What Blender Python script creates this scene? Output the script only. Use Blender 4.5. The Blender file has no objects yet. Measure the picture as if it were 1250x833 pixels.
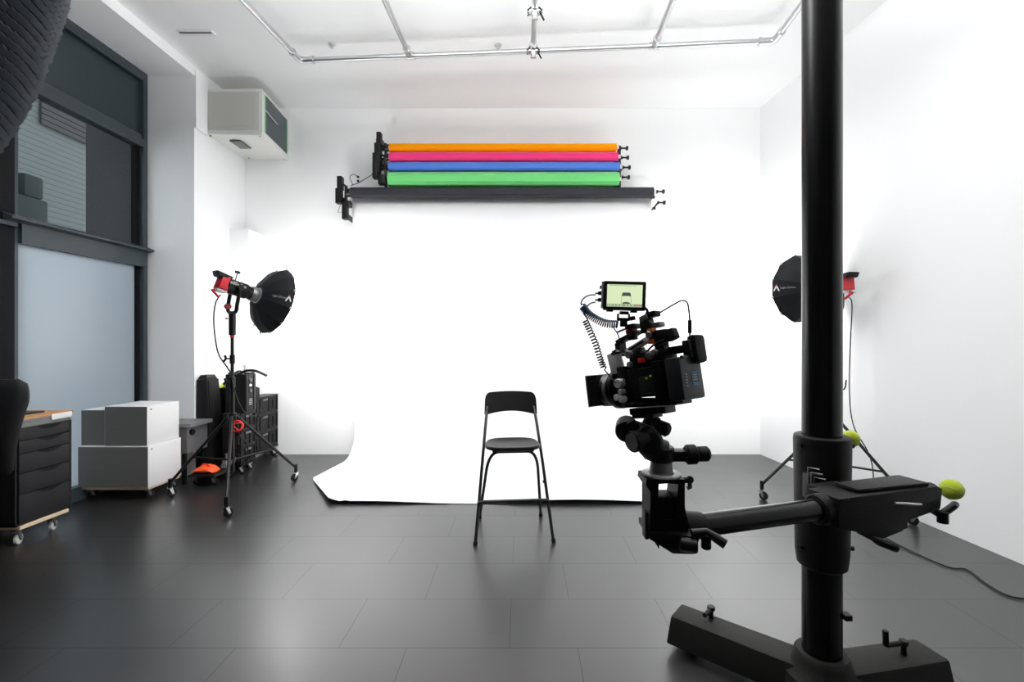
import bpy, bmesh, math, random
from mathutils import Vector as V, Matrix, Euler
random.seed(7)
C = bpy.context.scene.collection
PI = math.pi
FPX, CX, CY, EYE = 565.0, 637.0, 415.5, 1.40

def P(px, py, Y):                      # a point of the room at depth Y
    return V(((px-CX)*Y/FPX, Y, EYE-(py-CY)*Y/FPX))

# ------------------------------------------------------------------ materials
MATS = {}
DOME = 34.   # brightness of the softbox fronts
def mat(name, col, rough=.5, metal=0., spec=.5, bump=0., bscale=80., var=.0, emit=None, estr=0., sheen=0., coat=0.):
    if name in MATS: return MATS[name]
    m = bpy.data.materials.new(name); m.use_nodes = True
    nt = m.node_tree; b = nt.nodes['Principled BSDF']
    b.inputs['Metallic'].default_value = metal
    b.inputs['Specular IOR Level'].default_value = spec
    b.inputs['Sheen Weight'].default_value = sheen
    b.inputs['Coat Weight'].default_value = coat
    tc = nt.nodes.new('ShaderNodeTexCoord')
    n = nt.nodes.new('ShaderNodeTexNoise'); n.inputs['Scale'].default_value = bscale; n.inputs['Detail'].default_value = 4
    nt.links.new(tc.outputs['Object'], n.inputs['Vector'])
    mr = nt.nodes.new('ShaderNodeMapRange')
    mr.inputs['To Min'].default_value = max(0, rough-.06); mr.inputs['To Max'].default_value = min(1, rough+.06)
    nt.links.new(n.outputs['Fac'], mr.inputs['Value']); nt.links.new(mr.outputs['Result'], b.inputs['Roughness'])
    mx = nt.nodes.new('ShaderNodeMix'); mx.data_type = 'RGBA'
    c = tuple(col)+(1,)
    mx.inputs['A'].default_value = tuple(max(0, x*(1-var)) for x in col)+(1,)
    mx.inputs['B'].default_value = tuple(min(1, x*(1+var)) for x in col)+(1,)
    nt.links.new(n.outputs['Fac'], mx.inputs['Factor']); nt.links.new(mx.outputs['Result'], b.inputs['Base Color'])
    if bump:
        bp = nt.nodes.new('ShaderNodeBump'); bp.inputs['Strength'].default_value = bump; bp.inputs['Distance'].default_value = .002
        nt.links.new(n.outputs['Fac'], bp.inputs['Height']); nt.links.new(bp.outputs['Normal'], b.inputs['Normal'])
    if emit:
        b.inputs['Emission Color'].default_value = tuple(emit)+(1,); b.inputs['Emission Strength'].default_value = estr
    MATS[name] = m
    return m

WHITE = mat('white wall paint', (.86,.87,.875), .75, spec=.25, bump=.05, bscale=300)
CEIL  = mat('white ceiling paint', (.84,.845,.85), .85, spec=.2, bump=.05, bscale=300)
GREYP = mat('rear wall grey paint', (.06,.06,.065), .8)
BLACKW= mat('black blind fabric', (.004,.004,.005), .7, spec=.2)
FRAME = mat('dark grey window aluminium', (.040,.055,.065), .4, spec=.5)
SPAN  = mat('teal black spandrel glass', (.022,.036,.04), .18, spec=.6)
PAPER = mat('white background paper', (.9,.9,.91), .9, spec=.1)
ORANGE= mat('orange paper', (1.0,.36,.0), .8, spec=.15)
PINK  = mat('pink paper', (.95,.055,.24), .8, spec=.15)
BLUE  = mat('blue paper', (.10,.23,.75), .8, spec=.15)
GREEN = mat('green paper', (.18,.68,.22), .8, spec=.15)
BLKPAP= mat('charcoal paper', (.035,.035,.042), .7, spec=.2)
CORE  = mat('cardboard core', (.75,.7,.66), .9)
BLK   = mat('black plastic', (.005,.005,.0055), .42, spec=.3, bump=.1, bscale=400)
BLKM  = mat('black painted metal', (.005,.005,.0055), .33, spec=.4)
GLOSS = mat('glossy black column paint', (.004,.0042,.0045), .24, spec=.35)
CAST  = mat('black hammered casting', (.0035,.0035,.0035), .5, spec=.22, bump=.6, bscale=260)
FOOTM = mat('textured dark base casting', (.010,.010,.009), .6, spec=.25, bump=.8, bscale=220, var=.3)
RUB   = mat('black rubber', (.006,.006,.006), .7, spec=.3)
FAB   = mat('black softbox fabric', (.007,.008,.011), .65, spec=.25, sheen=.05, bump=.2, bscale=500)
CHROME= mat('chrome', (.7,.71,.72), .22, metal=1)
STEEL = mat('brushed steel', (.55,.55,.56), .35, metal=1)
PIPE  = mat('galvanised silver pipe', (.60,.61,.62), .33, metal=.9)
GREYM = mat('mid grey anodised metal', (.16,.16,.165), .45, metal=.3)
LGREY = mat('light grey anodised metal', (.48,.48,.49), .38, metal=.1)
STEELD= mat('dull steel', (.25,.25,.26), .4, metal=.7)
RED   = mat('red anodised metal', (.55,.01,.02), .35, spec=.5)
REDB  = mat('bright red plastic', (.8,.02,.02), .4)
ORGM  = mat('orange rubber accent', (.75,.17,.03), .5)
BALL  = mat('yellow green felt', (.42,.52,.015), .95, sheen=.3, bump=.8, bscale=500, var=.15)
BALLW = mat('pale seam', (.55,.6,.25), .8)
CHAIR = mat('black lacquered wood', (.005,.005,.0055), .38, spec=.3, bump=.1, bscale=60)
CABB  = mat('black brown cabinet', (.012,.012,.014), .5, spec=.3, var=.1)
WOOD  = mat('pine plywood', (.5,.27,.11), .6, var=.25, bscale=30)
PLYE  = mat('pale plywood edge', (.72,.55,.38), .6, var=.15, bscale=120)
BOXW  = mat('white melamine', (.8,.8,.8), .5, spec=.35)
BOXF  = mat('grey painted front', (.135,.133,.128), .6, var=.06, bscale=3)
BOXG  = mat('grey cart laminate', (.16,.165,.17), .5)
WHEELW= mat('white wheel plastic', (.55,.55,.54), .5)
CRATE = mat('black crate plastic', (.006,.006,.0065), .45, spec=.3)
CRATEP= mat('dark grey crate panel', (.013,.013,.014), .6, spec=.3)
ORSAF = mat('orange safety plastic', (.95,.10,.015), .5)
YEL   = mat('yellow green strap', (.62,.85,.03), .6)
WLET  = mat('white lettering', (.75,.75,.75), .6)
GLET  = mat('grey lettering', (.3,.3,.31), .6)
BLULET= mat('blue lettering', (.03,.16,.32), .5)
BLUCAB= mat('petrol blue cable', (.0,.05,.11), .4)
ACW   = mat('off white steel cabinet', (.66,.66,.63), .5)
ACP   = mat('greige filter panel', (.50,.50,.47), .7)
ACD   = mat('dark vent glass', (.03,.05,.06), .2)
GRN   = mat('green edging', (.05,.55,.12), .5)
SHADE = mat('dark slate felt scales', (.014,.020,.027), .6, sheen=.05, var=.35, bscale=25)
LABELM= mat('white label card', (.75,.75,.76), .5)
BRICK = mat('outside brown wall', (.06,.055,.053), .9, var=.15, bscale=8)
OUTB = mat('outside dark brown reveal', (.060,.058,.058), .9, var=.1, bscale=5)
SHUT  = mat('outside grey shutter', (.118,.124,.122), .7)
FIG   = mat('dark outside clutter', (.02,.025,.025), .8)
SCRW  = mat('pale green screen picture', (.02,.02,.02), .4, emit=(.68,.80,.50), estr=.85)
SCRD  = mat('dark screen picture', (.02,.02,.02), .4, emit=(.07,.09,.07), estr=.8)
SCRM  = mat('mid screen picture', (.02,.02,.02), .4, emit=(.22,.27,.2), estr=.9)
SCRR  = mat('red screen mark', (.02,.02,.02), .4, emit=(.7,.15,.15), estr=.8)
DIFF  = mat('glowing white diffusion cloth', (.8,.8,.8), .8, emit=(1,.985,.97), estr=DOME)
LED   = mat('white led', (.5,.5,.5), .4, emit=(1,1,1), estr=2.)

def floor_material():
    m = bpy.data.materials.new('dark vinyl tile'); m.use_nodes = True
    nt = m.node_tree; b = nt.nodes['Principled BSDF']; L = nt.links.new
    tc = nt.nodes.new('ShaderNodeTexCoord'); mp = nt.nodes.new('ShaderNodeMapping')
    mp.inputs['Location'].default_value = (.95, -2.257+.397*12, 0)
    L(tc.outputs['Object'], mp.inputs['Vector'])
    br = nt.nodes.new('ShaderNodeTexBrick')
    br.offset = .40; br.offset_frequency = 2
    br.inputs['Scale'].default_value = 1; br.inputs['Brick Width'].default_value = .777; br.inputs['Row Height'].default_value = .397
    br.inputs['Mortar Size'].default_value = .0014; br.inputs['Mortar Smooth'].default_value = .3
    br.inputs['Color1'].default_value = (.011,.011,.0115,1); br.inputs['Color2'].default_value = (.014,.014,.0145,1)
    br.inputs['Mortar'].default_value = (.004,.004,.004,1)
    L(mp.outputs['Vector'], br.inputs['Vector'])
    n = nt.nodes.new('ShaderNodeTexNoise'); n.inputs['Scale'].default_value = 3.5; n.inputs['Detail'].default_value = 6
    L(tc.outputs['Object'], n.inputs['Vector'])
    mx = nt.nodes.new('ShaderNodeMix'); mx.data_type = 'RGBA'; mx.blend_type = 'MULTIPLY'
    cr = nt.nodes.new('ShaderNodeMapRange'); cr.inputs['To Min'].default_value = .85; cr.inputs['To Max'].default_value = 1.15
    L(n.outputs['Fac'], cr.inputs['Value']); mx.inputs['Factor'].default_value = 1
    L(br.outputs['Color'], mx.inputs['A']); L(cr.outputs['Result'], mx.inputs['B']); L(mx.outputs['Result'], b.inputs['Base Color'])
    rr = nt.nodes.new('ShaderNodeMapRange'); rr.inputs['To Min'].default_value = .27; rr.inputs['To Max'].default_value = .37
    L(n.outputs['Fac'], rr.inputs['Value']); L(rr.outputs['Result'], b.inputs['Roughness'])
    sp = nt.nodes.new('ShaderNodeMapRange'); sp.inputs['To Min'].default_value = 1.0; sp.inputs['To Max'].default_value = .3
    L(br.outputs['Fac'], sp.inputs['Value']); L(sp.outputs['Result'], b.inputs['Specular IOR Level'])
    b.inputs['IOR'].default_value = 1.68
    f = nt.nodes.new('ShaderNodeTexNoise'); f.inputs['Scale'].default_value = 160; f.inputs['Detail'].default_value = 3
    L(tc.outputs['Object'], f.inputs['Vector'])
    bp = nt.nodes.new('ShaderNodeBump'); bp.inputs['Strength'].default_value = .25; bp.inputs['Distance'].default_value = .001
    L(f.outputs['Fac'], bp.inputs['Height']); L(bp.outputs['Normal'], b.inputs['Normal'])
    return m
FLOORM = floor_material()

def glass_material(name, rough, col=(.9,.95,.97)):
    m = bpy.data.materials.new(name); m.use_nodes = True
    nt = m.node_tree; b = nt.nodes['Principled BSDF']
    b.inputs['Base Color'].default_value = tuple(col)+(1,)
    b.inputs['Transmission Weight'].default_value = 1; b.inputs['IOR'].default_value = 1.3 if rough else 1.08
    n = nt.nodes.new('ShaderNodeTexNoise'); n.inputs['Scale'].default_value = 40
    mr = nt.nodes.new('ShaderNodeMapRange'); mr.inputs['To Min'].default_value = rough; mr.inputs['To Max'].default_value = rough+.03
    nt.links.new(n.outputs['Fac'], mr.inputs['Value']); nt.links.new(mr.outputs['Result'], b.inputs['Roughness'])
    return m
CLEAR = glass_material('clear window glass', .0, (.85,.9,.9))
def frosted():
    m = bpy.data.materials.new('frosted window glass'); m.use_nodes = True
    nt = m.node_tree; nt.nodes.remove(nt.nodes['Principled BSDF']); out = nt.nodes['Material Output']
    t = nt.nodes.new('ShaderNodeBsdfTranslucent'); t.inputs['Color'].default_value = (.86,.90,.93,1)
    g = nt.nodes.new('ShaderNodeBsdfGlossy'); g.inputs['Roughness'].default_value = .35
    n = nt.nodes.new('ShaderNodeTexNoise'); n.inputs['Scale'].default_value = 300
    mr = nt.nodes.new('ShaderNodeMapRange'); mr.inputs['To Min'].default_value = .05; mr.inputs['To Max'].default_value = .09
    mx = nt.nodes.new('ShaderNodeMixShader'); L = nt.links.new
    L(n.outputs['Fac'], mr.inputs['Value']); L(mr.outputs['Result'], mx.inputs['Fac'])
    L(t.outputs[0], mx.inputs[1]); L(g.outputs[0], mx.inputs[2]); L(mx.outputs[0], out.inputs['Surface'])
    return m
FROST = frosted()

# ------------------------------------------------------------------ mesh building
class MB:
    def __init__(s): s.bm = bmesh.new(); s.mats = [None]
    def _mi(s, m):
        if m is None: return 0
        if m not in s.mats: s.mats.append(m)
        return s.mats.index(m)
    def _add(s, verts, faces, m=None, smooth=False):
        vs = [s.bm.verts.new(v) for v in verts]; mi = s._mi(m); out = []
        for f in faces:
            try: fc = s.bm.faces.new([vs[i] for i in f])
            except ValueError: continue
            fc.material_index = mi; fc.smooth = smooth; out.append(fc)
        return out
    def hexa(s, v8, m=None, bev=0):        # 4 bottom, 4 top corners
        tb = bmesh.new(); vs = [tb.verts.new(v) for v in v8]
        for f in ((3,2,1,0),(4,5,6,7),(0,1,5,4),(1,2,6,5),(2,3,7,6),(3,0,4,7)): tb.faces.new([vs[i] for i in f])
        bmesh.ops.recalc_face_normals(tb, faces=tb.faces)
        if bev:
            bmesh.ops.bevel(tb, geom=list(tb.edges), offset=bev, segments=2, profile=.6, affect='EDGES', clamp_overlap=True)
        s.merge(tb, m, bool(bev)); return s
    def merge(s, tb, m=None, smooth=False):
        mi = s._mi(m); mp = {v: s.bm.verts.new(v.co) for v in tb.verts}
        for f in tb.faces:
            try: n = s.bm.faces.new([mp[v] for v in f.verts])
            except ValueError: continue
            n.material_index = mi; n.smooth = smooth
        tb.free()
    def box(s, lo, hi, m=None, bev=0, M=None):
        x0,y0,z0 = lo; x1,y1,z1 = hi
        v = [V(c) for c in ((x0,y0,z0),(x1,y0,z0),(x1,y1,z0),(x0,y1,z0),(x0,y0,z1),(x1,y0,z1),(x1,y1,z1),(x0,y1,z1))]
        if M is not None: v = [M @ c for c in v]
        return s.hexa(v, m, bev)
    def prism(s, poly, axis_vec, m=None, bev=0):   # closed 3D polygon extruded by a vector
        tb = bmesh.new(); a = [tb.verts.new(V(p)) for p in poly]; b = [tb.verts.new(V(p)+V(axis_vec)) for p in poly]
        n = len(poly); tb.faces.new(a); tb.faces.new(list(reversed(b)))
        for i in range(n): tb.faces.new((a[i], b[i], b[(i+1)%n], a[(i+1)%n]))
        bmesh.ops.recalc_face_normals(tb, faces=tb.faces)
        if bev: bmesh.ops.bevel(tb, geom=list(tb.edges), offset=bev, segments=2, profile=.6, affect='EDGES', clamp_overlap=True)
        s.merge(tb, m, bool(bev)); return s
    def tube(s, pts, r, m=None, n=12, closed=False):
        pts = [V(p) for p in pts]; N = len(pts)
        rs = r if isinstance(r, (list, tuple)) else [r]*N
        up = None; rings = []
        for i, p in enumerate(pts):
            a = pts[(i-1) % N] if (i or closed) else p; b = pts[(i+1) % N] if (i < N-1 or closed) else p
            t = (b-a).normalized()
            if up is None: up = t.orthogonal().normalized()
            up = (up - t*up.dot(t));
            up = up.normalized() if up.length > 1e-6 else t.orthogonal().normalized()
            w = t.cross(up)
            rings.append([p + (up*math.cos(2*PI*k/n) + w*math.sin(2*PI*k/n))*rs[i] for k in range(n)])
        verts = [v for q in rings for v in q]; faces = []
        for i in range(N if closed else N-1):
            j = (i+1) % N
            for k in range(n): faces.append((i*n+k, i*n+(k+1)%n, j*n+(k+1)%n, j*n+k))
        if not closed: faces += [tuple(reversed(range(n))), tuple((N-1)*n+k for k in range(n))]
        s._add(verts, faces, m, True); return s
    def cyl(s, a, b, r, m=None, n=24, r2=None, bev=0):
        a = V(a); b = V(b); r2 = r if r2 is None else r2
        if bev:
            d = (b-a).normalized()*bev
            return s.tube([a, a+d, b-d, b], [r-bev, r, r2, r2-bev], m, n)
        return s.tube([a, b], [r, r2], m, n)
    def lathe(s, o, axis, prof, m=None, n=32, caps=True):    # prof: (dist along axis, radius)
        o = V(o); ax = V(axis).normalized()
        u = ax.orthogonal().normalized() if abs(ax.z) > .99 else V((0,0,1)).cross(ax).normalized()
        w = ax.cross(u); verts = []
        for d, r in prof: verts += [o+ax*d+(u*math.cos(2*PI*(k+.5)/n)+w*math.sin(2*PI*(k+.5)/n))*max(r,1e-5) for k in range(n)]
        faces = []; N = len(prof)
        for i in range(N-1):
            for k in range(n): faces.append((i*n+k, i*n+(k+1)%n, (i+1)*n+(k+1)%n, (i+1)*n+k))
        if caps: faces += [tuple(reversed(range(n))), tuple((N-1)*n+k for k in range(n))]
        s._add(verts, faces, m, True); return s
    def ball(s, c, r, m=None, seg=20, sc=(1,1,1)):
        tb = bmesh.new(); bmesh.ops.create_uvsphere(tb, u_segments=seg, v_segments=seg//2+2, radius=r)
        for v in tb.verts: v.co = V(c)+V((v.co.x*sc[0], v.co.y*sc[1], v.co.z*sc[2]))
        s.merge(tb, m, True); return s
    def grid(s, rows, m=None, smooth=True, closed=False):
        nr = len(rows); nc = len(rows[0]); verts = [v for r in rows for v in r]; faces = []
        for i in range(nr-1):
            for k in range(nc if closed else nc-1): faces.append((i*nc+k, i*nc+(k+1)%nc, (i+1)*nc+(k+1)%nc, (i+1)*nc+k))
        s._add(verts, faces, m, smooth); return s
    def build(s, name, m, parent=None, sharp=38, fix=True):
        s.mats[0] = m
        order = [m]
        for q in s.mats:
            if q not in order: order.append(q)
        # faces added with m=None carry index 0 of an empty list: remap by material object
        remap = {i: order.index(q) for i, q in enumerate(s.mats)}
        for f in s.bm.faces:
            f.material_index = remap.get(f.material_index, 0)
        if fix: bmesh.ops.recalc_face_normals(s.bm, faces=s.bm.faces)
        me = bpy.data.meshes.new(name)
        o = bpy.data.objects.new(name, me); C.objects.link(o)
        if parent is not None:
            o.parent = parent; W = world(parent).inverted()
            for v in s.bm.verts: v.co = W @ v.co
        else:
            xs = [v.co for v in s.bm.verts]
            c = V(((min(v.x for v in xs)+max(v.x for v in xs))/2, (min(v.y for v in xs)+max(v.y for v in xs))/2, min(v.z for v in xs)))
            for v in s.bm.verts: v.co -= c
            o.location = c
        s.bm.to_mesh(me); s.bm.free()
        for q in order: me.materials.append(q)
        try: me.set_sharp_from_angle(angle=math.radians(sharp))
        except Exception: pass
        return o

def world(o):
    M = Matrix.LocRotScale(o.location, o.rotation_euler, o.scale)
    return world(o.parent) @ M if o.parent else M
def tag(o, label, cat, group=None, kind=None):
    if label: o['label'] = label
    if cat: o['category'] = cat
    if group: o['group'] = group
    if kind: o['kind'] = kind
    return o
def thing(name, label, cat, loc=(0,0,0), rz=0, group=None):
    o = bpy.data.objects.new(name, None); C.objects.link(o); o.empty_display_size = .1
    o.location = loc; o.rotation_euler = (0,0,rz)
    return tag(o, label, cat, group)
def struct(mb, name, m): 
    o = mb.build(name, m); o['kind'] = 'structure'; return o
def text(name, s_, m, parent, o, right, up, height, extr=.0008, label=None):
    """letters standing on a surface: o = left end of baseline, right/up unit vectors"""
    cu = bpy.data.curves.new(name, 'FONT'); cu.body = s_; cu.size = height/.7; cu.extrude = extr
    t = bpy.data.objects.new('tmp', cu); C.objects.link(t)
    dg = bpy.context.evaluated_depsgraph_get(); me = bpy.data.meshes.new_from_object(t.evaluated_get(dg))
    C.objects.unlink(t); bpy.data.objects.remove(t)
    R = V(right).normalized(); U = V(up).normalized(); N = R.cross(U)
    W = world(parent).inverted()
    for v in me.vertices: v.co = W @ (V(o)+R*v.co.x+U*v.co.y+N*v.co.z)
    me.materials.clear(); me.materials.append(m)
    ob = bpy.data.objects.new(name, me); C.objects.link(ob); ob.parent = parent
    return ob
def dup(root, loc, label=None, rz=None):
    r = root.copy(); C.objects.link(r); r.location = loc
    if rz is not None: r.rotation_euler = (0,0,rz)
    if label: r['label'] = label
    for ch in list(root.children):
        c = ch.copy(); C.objects.link(c); c.parent = r
        for g in list(ch.children):
            d = g.copy(); C.objects.link(d); d.parent = c
    return r
def arc(p0, p1, p2, n=12):               # quadratic bend
    p0, p1, p2 = V(p0), V(p1), V(p2)
    return [p0*(1-t)**2+p1*2*t*(1-t)+p2*t*t for t in [i/n for i in range(n+1)]]
def spline(pts, k=8):
    pts = [V(p) for p in pts]; q = [pts[0]*2-pts[1]]+pts+[pts[-1]*2-pts[-2]]; out = []
    for i in range(1, len(q)-2):
        for j in range(k):
            t = j/k; a,b,c,d = q[i-1:i+3]
            out.append(.5*((2*b)+(c-a)*t+(2*a-5*b+4*c-d)*t*t+(3*b-a-3*c+d)*t**3))
    out.append(pts[-1]); return out

# ------------------------------------------------------------------ the room
YB, ZC = 5.67, 4.245
XL, XW = -3.39, -3.90           # left wall, window plane
struct(MB().box((-4.3,-3,-.1),(3.6,YB+.2,0)), 'floor', FLOORM)
struct(MB().box((-4.3,-3,ZC),(3.6,YB+.2,ZC+.1)), 'ceiling', CEIL)
struct(MB().box((-4.3,YB,0),(3.3,YB+.2,ZC)), 'wall_back', WHITE)
struct(MB().prism([(2.92,YB,0),(3.125,2.88,0),(3.56,-3,0),(3.76,-3,0),(3.12,YB,0)], (0,0,ZC)), 'wall_right', WHITE)
struct(MB().box((-4.3,-3.1,0),(3.76,-3,ZC)), 'wall_rear', GREYP)
wl = MB().box((-4.3,4.79,0),(XL,YB,ZC)).box((-4.3,-3,4.14),(XL,4.79,ZC))
struct(wl, 'wall_left', WHITE)
struct(MB().box((XW-.12,-3,0),(XW+.01,3.55,4.14)), 'wall_window_side', BLACKW)
struct(MB().box((XW+.01,-2.9,2.27),(XW+.035,3.55,2.30)), 'trim_1', FRAME)
struct(MB().box((XL,4.79,3.60),(XL+.02,4.97,4.20), bev=.003), 'trim_2', WHITE)

# window between the dark panel and the pier
w = MB()
w.box((XW-.05,3.55,0),(XW+.01,3.575,4.14)); w.box((XW-.05,4.725,0),(XW+.04,4.775,4.14))
w.box((XW-.05,3.575,4.075),(XW+.04,4.725,4.14)); w.box((XW-.05,3.575,3.37),(XW+.04,4.725,3.45))
w.box((XW-.05,3.575,2.15),(XW+.04,4.725,2.32)); w.box((XW-.05,3.575,0),(XW+.04,4.725,.12))
w.box((XW-.02,3.575,3.45),(XW+.02,4.725,3.50)); w.box((XW+.02,3.60,4.045),(XW+.05,4.71,4.065))
w.box((XW-.05,4.675,2.32),(XW-.005,4.725,3.37), BLACKW); w.box((XW-.05,4.69,.12),(XW-.005,4.725,2.15), BLACKW)
win = struct(w, 'window_1', FRAME)
MB().box((XW-.02,3.575,3.50),(XW+.0,4.725,4.075)).build('top_panel', SPAN, win)
MB().box((XW-.035,3.575,2.32),(XW-.027,4.675,3.37)).build('clear_pane', CLEAR, win)
MB().box((XW-.035,3.575,.12),(XW-.027,4.69,2.15)).build('frosted_pane', FROST, win)
MB().prism([(XW+.03,3.45,2.30),(XW+.10,3.45,2.315),(XW+.10,3.45,2.33),(XW+.03,3.45,2.36)], (0,1.338,0)).build('window_sill', FRAME, win)

# what stands outside the window
o = thing('neighbouring_building', 'brown and grey building with a ribbed roller shutter seen through the upper window pane', 'building', (-7.4,7,0))
MB().box((-7.9,2.6,-.1),(-7.4,14,8)).build('facade', BRICK, o)
sh = MB()
for k in range(46):
    z = 1.2+k*.085; sh.box((-7.4,5.4,z),(-7.358,8.3,z+.083), bev=.006)
sh.box((-7.4,5.4,1.2),(-7.37,8.3,5.1))
sh.build('roller_shutter', SHUT, o)
g = MB()
for k in range(14):
    z = 4.7+k*.085; g.box((-7.34,7.05,z),(-7.31,8.3,z+.075), bev=.006)
g.build('louvre_panel', BRICK, o)
o = MB().box((-6.7,5.95,-.1),(-6.5,6.35,3.3), bev=.02).box((-6.65,6.05,3.3),(-6.5,6.3,3.6), bev=.04).build('shutter_post', FIG)
tag(o, 'dark blurred post outside the window in front of the pale shutter', 'post')
struct(MB().box((-9,-4,-.2),(-4.3,14,-.1)), 'outside_ground', BRICK)
struct(MB().box((-4.50,4.79,-.1),(-4.302,5.1,5)).box((-4.50,4.776,-.1),(-3.95,4.789,5)), 'wall_outside', OUTB)

struct(MB().prism([(-4.0,4.70,-.1),(-5.3,4.30,-.1),(-5.3,4.45,-.1),(-4.0,4.775,-.1)],(0,0,2.3)), 'added_light_blocker', OUTB)  # made-up slanted blocker, added to dim the frosted pane towards the pier
# corner column boxed in white
o = struct(MB().box((XL,5.365,0),(-3.165,YB,2.69), bev=.004), 'wall_corner_boxing', WHITE)

# ceiling things
for i, (px, py) in enumerate(((405,54),(608,55))):
    Y = FPX*(ZC-EYE)/(CY-py); p = P(px, py, Y)
    o = MB().lathe((p.x,Y,ZC), (0,0,-1), [(0,.034),(.006,.034),(.012,.028),(.018,.012),(.03,.010),(.033,.018),(.036,.016)], n=24).build('sprinkler_head', LGREY)
    tag(o, ['small round sprinkler in the ceiling nearer the white cabinet','small round sprinkler in the ceiling left of the clamp pipe'][i], 'sprinkler', 'ceiling sprinklers')
Y = FPX*(ZC-EYE)/(CY-39)
v = MB().box((-3.165,Y-.035,ZC-.012),(-2.84,Y+.035,ZC), bev=.002)
o = v.build('slot_vent', LABELM); tag(o, 'narrow white slot vent in the ceiling above the wall cabinet', 'vent')
MB().box((-3.15,Y-.02,ZC-.016),(-2.855,Y+.0,ZC-.011)).build('slot', GREYM, o)

# pipe grid
PZ = ZC-.155
grid_o = thing('ceiling_pipe_grid', 'silver scaffold pipe frame hanging under the white ceiling', 'pipe frame', (0,4.3,PZ))
LC, RC = V((-2.13,4.45,PZ)), V((2.27,4.16,PZ))
def onx(x): t = (x-LC.x)/(RC.x-LC.x); return LC+(RC-LC)*t
R_ = .024
MB().tube([LC+(RC-LC)*.02, RC-(RC-LC)*.02], R_, n=20).build('cross_pipe', PIPE, grid_o)
for x, dx in ((-2.13,-.30),(-1.06,-.105),(.105,.0),(1.21,-.09),(2.27,-.20)):
    p = onx(x); q = V((x+dx, 1.2, PZ)); p2 = p+(q-p).normalized()*.07
    MB().tube([p2, q], R_, n=20).build('pipe', PIPE, grid_o)
    f = MB()
    if abs(x) > 2:
        s_ = 1 if x < 0 else -1; d = (RC-LC).normalized()*s_; e = (q-p).normalized()
        f.tube([p+d*.12, p+d*.05]+arc(p+d*.05, p, p+e*.05, 5)[1:]+[p+e*.12], .031, n=20)
        f.cyl(p+d*.12, p+d*.135, .036).cyl(p+e*.12, p+e*.135, .036)
    else:
        d = (RC-LC).normalized(); e = (q-p).normalized()
        f.cyl(p-d*.045, p+d*.045, .033).cyl(p, p+e*.10, .031).cyl(p+e*.10, p+e*.115, .036)
    f.build('pipe_fitting', PIPE, grid_o)
    for y in (3.2, 1.8):
        c = p+(q-p)*((p.y-y)/(p.y-q.y)); h = MB().cyl((c.x,c.y,PZ), (c.x,c.y,ZC), .01).cyl((c.x,c.y,ZC-.01),(c.x,c.y,ZC),.035)
        h.cyl((c.x,c.y-.02,PZ),(c.x,c.y+.02,PZ),.031).build('hanger', PIPE, grid_o)
for i, yy in enumerate((4.25, 3.74)):
    c = V((.105, yy, PZ)); o = thing('pipe_clamp', ['chromed double clamp where the middle ceiling pipe meets the cross pipe','chromed double clamp on the middle ceiling pipe at the top edge of the photo'][i], 'clamp', c-V((0,0,.09)), group='ceiling pipe clamps')
    b = MB().cyl(c+V((0,-.03,0)), c+V((0,.03,0)), .04).box(c+V((-.055,-.03,-.045)), c+V((.055,.03,-.025)), bev=.004)
    b.lathe(c+V((0,0,-.03)), (0,0,-1), [(0,.03),(.03,.03),(.05,.02),(.06,.028),(.065,.01)])
    b.build('clamp_body', CHROME, o)
    for s_ in (-1, 1):
        for t in (-.03, .0, .03): MB().cyl(c+V((s_*.03,t,-.02)), c+V((s_*.058,t,-.045)), .007, n=10).build('bolt', BLKM, o)
    MB().cyl(c+V((.04,-.02,-.05)), c+V((.075,.02,-.09)), .008, n=10).build('ratchet_handle', BLKM, o)

# ------------------------------------------------------------------ wall cabinet top left
o = thing('ventilation_cabinet', 'off-white box cabinet mounted high on the left wall with a dark glass side', 'cabinet', (-3.1,5.3,3.6))
xs0, xs1 = -2.79, -2.855
b = MB().hexa([V(p) for p in ((XL,4.975,3.62),(xs0,4.975,3.605),(xs1,YB,3.60),(XL,YB,3.61),(XL,4.975,4.10),(xs0,4.975,4.105),(xs1,YB,4.10),(XL,YB,4.10))], bev=.004)
b.build('body', ACW, o)
f = MB().box((XL+.02,4.965,3.66),(xs0-.03,4.976,4.07), bev=.003).box((XL+.05,4.958,3.69),(xs0-.06,4.967,4.04), bev=.002)
f.build('front_panel', ACP, o)
def side(y, z, e=0): t = (y-4.975)/(YB-4.975); return V((xs0+(xs1-xs0)*t+e, y, z))
b = MB().prism([side(5.05,3.66,-.002), side(5.60,3.66,-.002), side(5.60,4.07,-.002), side(5.05,4.07,-.002)], (.006,0,0)); b.build('side_window', ACD, o)
for y in (5.035, 5.60): MB().prism([side(y,3.66,-.002), side(y+.014,3.66,-.002), side(y+.014,4.07,-.002), side(y,4.07,-.002)], (.008,0,0)).build('green_edging', GRN, o)
MB().tube([side(5.02,3.90,.012), side(5.32,3.88,.012)], .006, n=8).build('latch_bar', LGREY, o)
MB().box((-3.22,5.10,3.592),(-3.10,5.30,3.606)).build('underside_grille', GREYM, o)
for x, y in ((-3.36,5.0),(-2.83,5.0),(-2.89,5.63),(-3.3,5.6)): MB().cyl((x,y,3.615),(x,y,3.598),.007,n=10).build('screw', GREYM, o)

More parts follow.
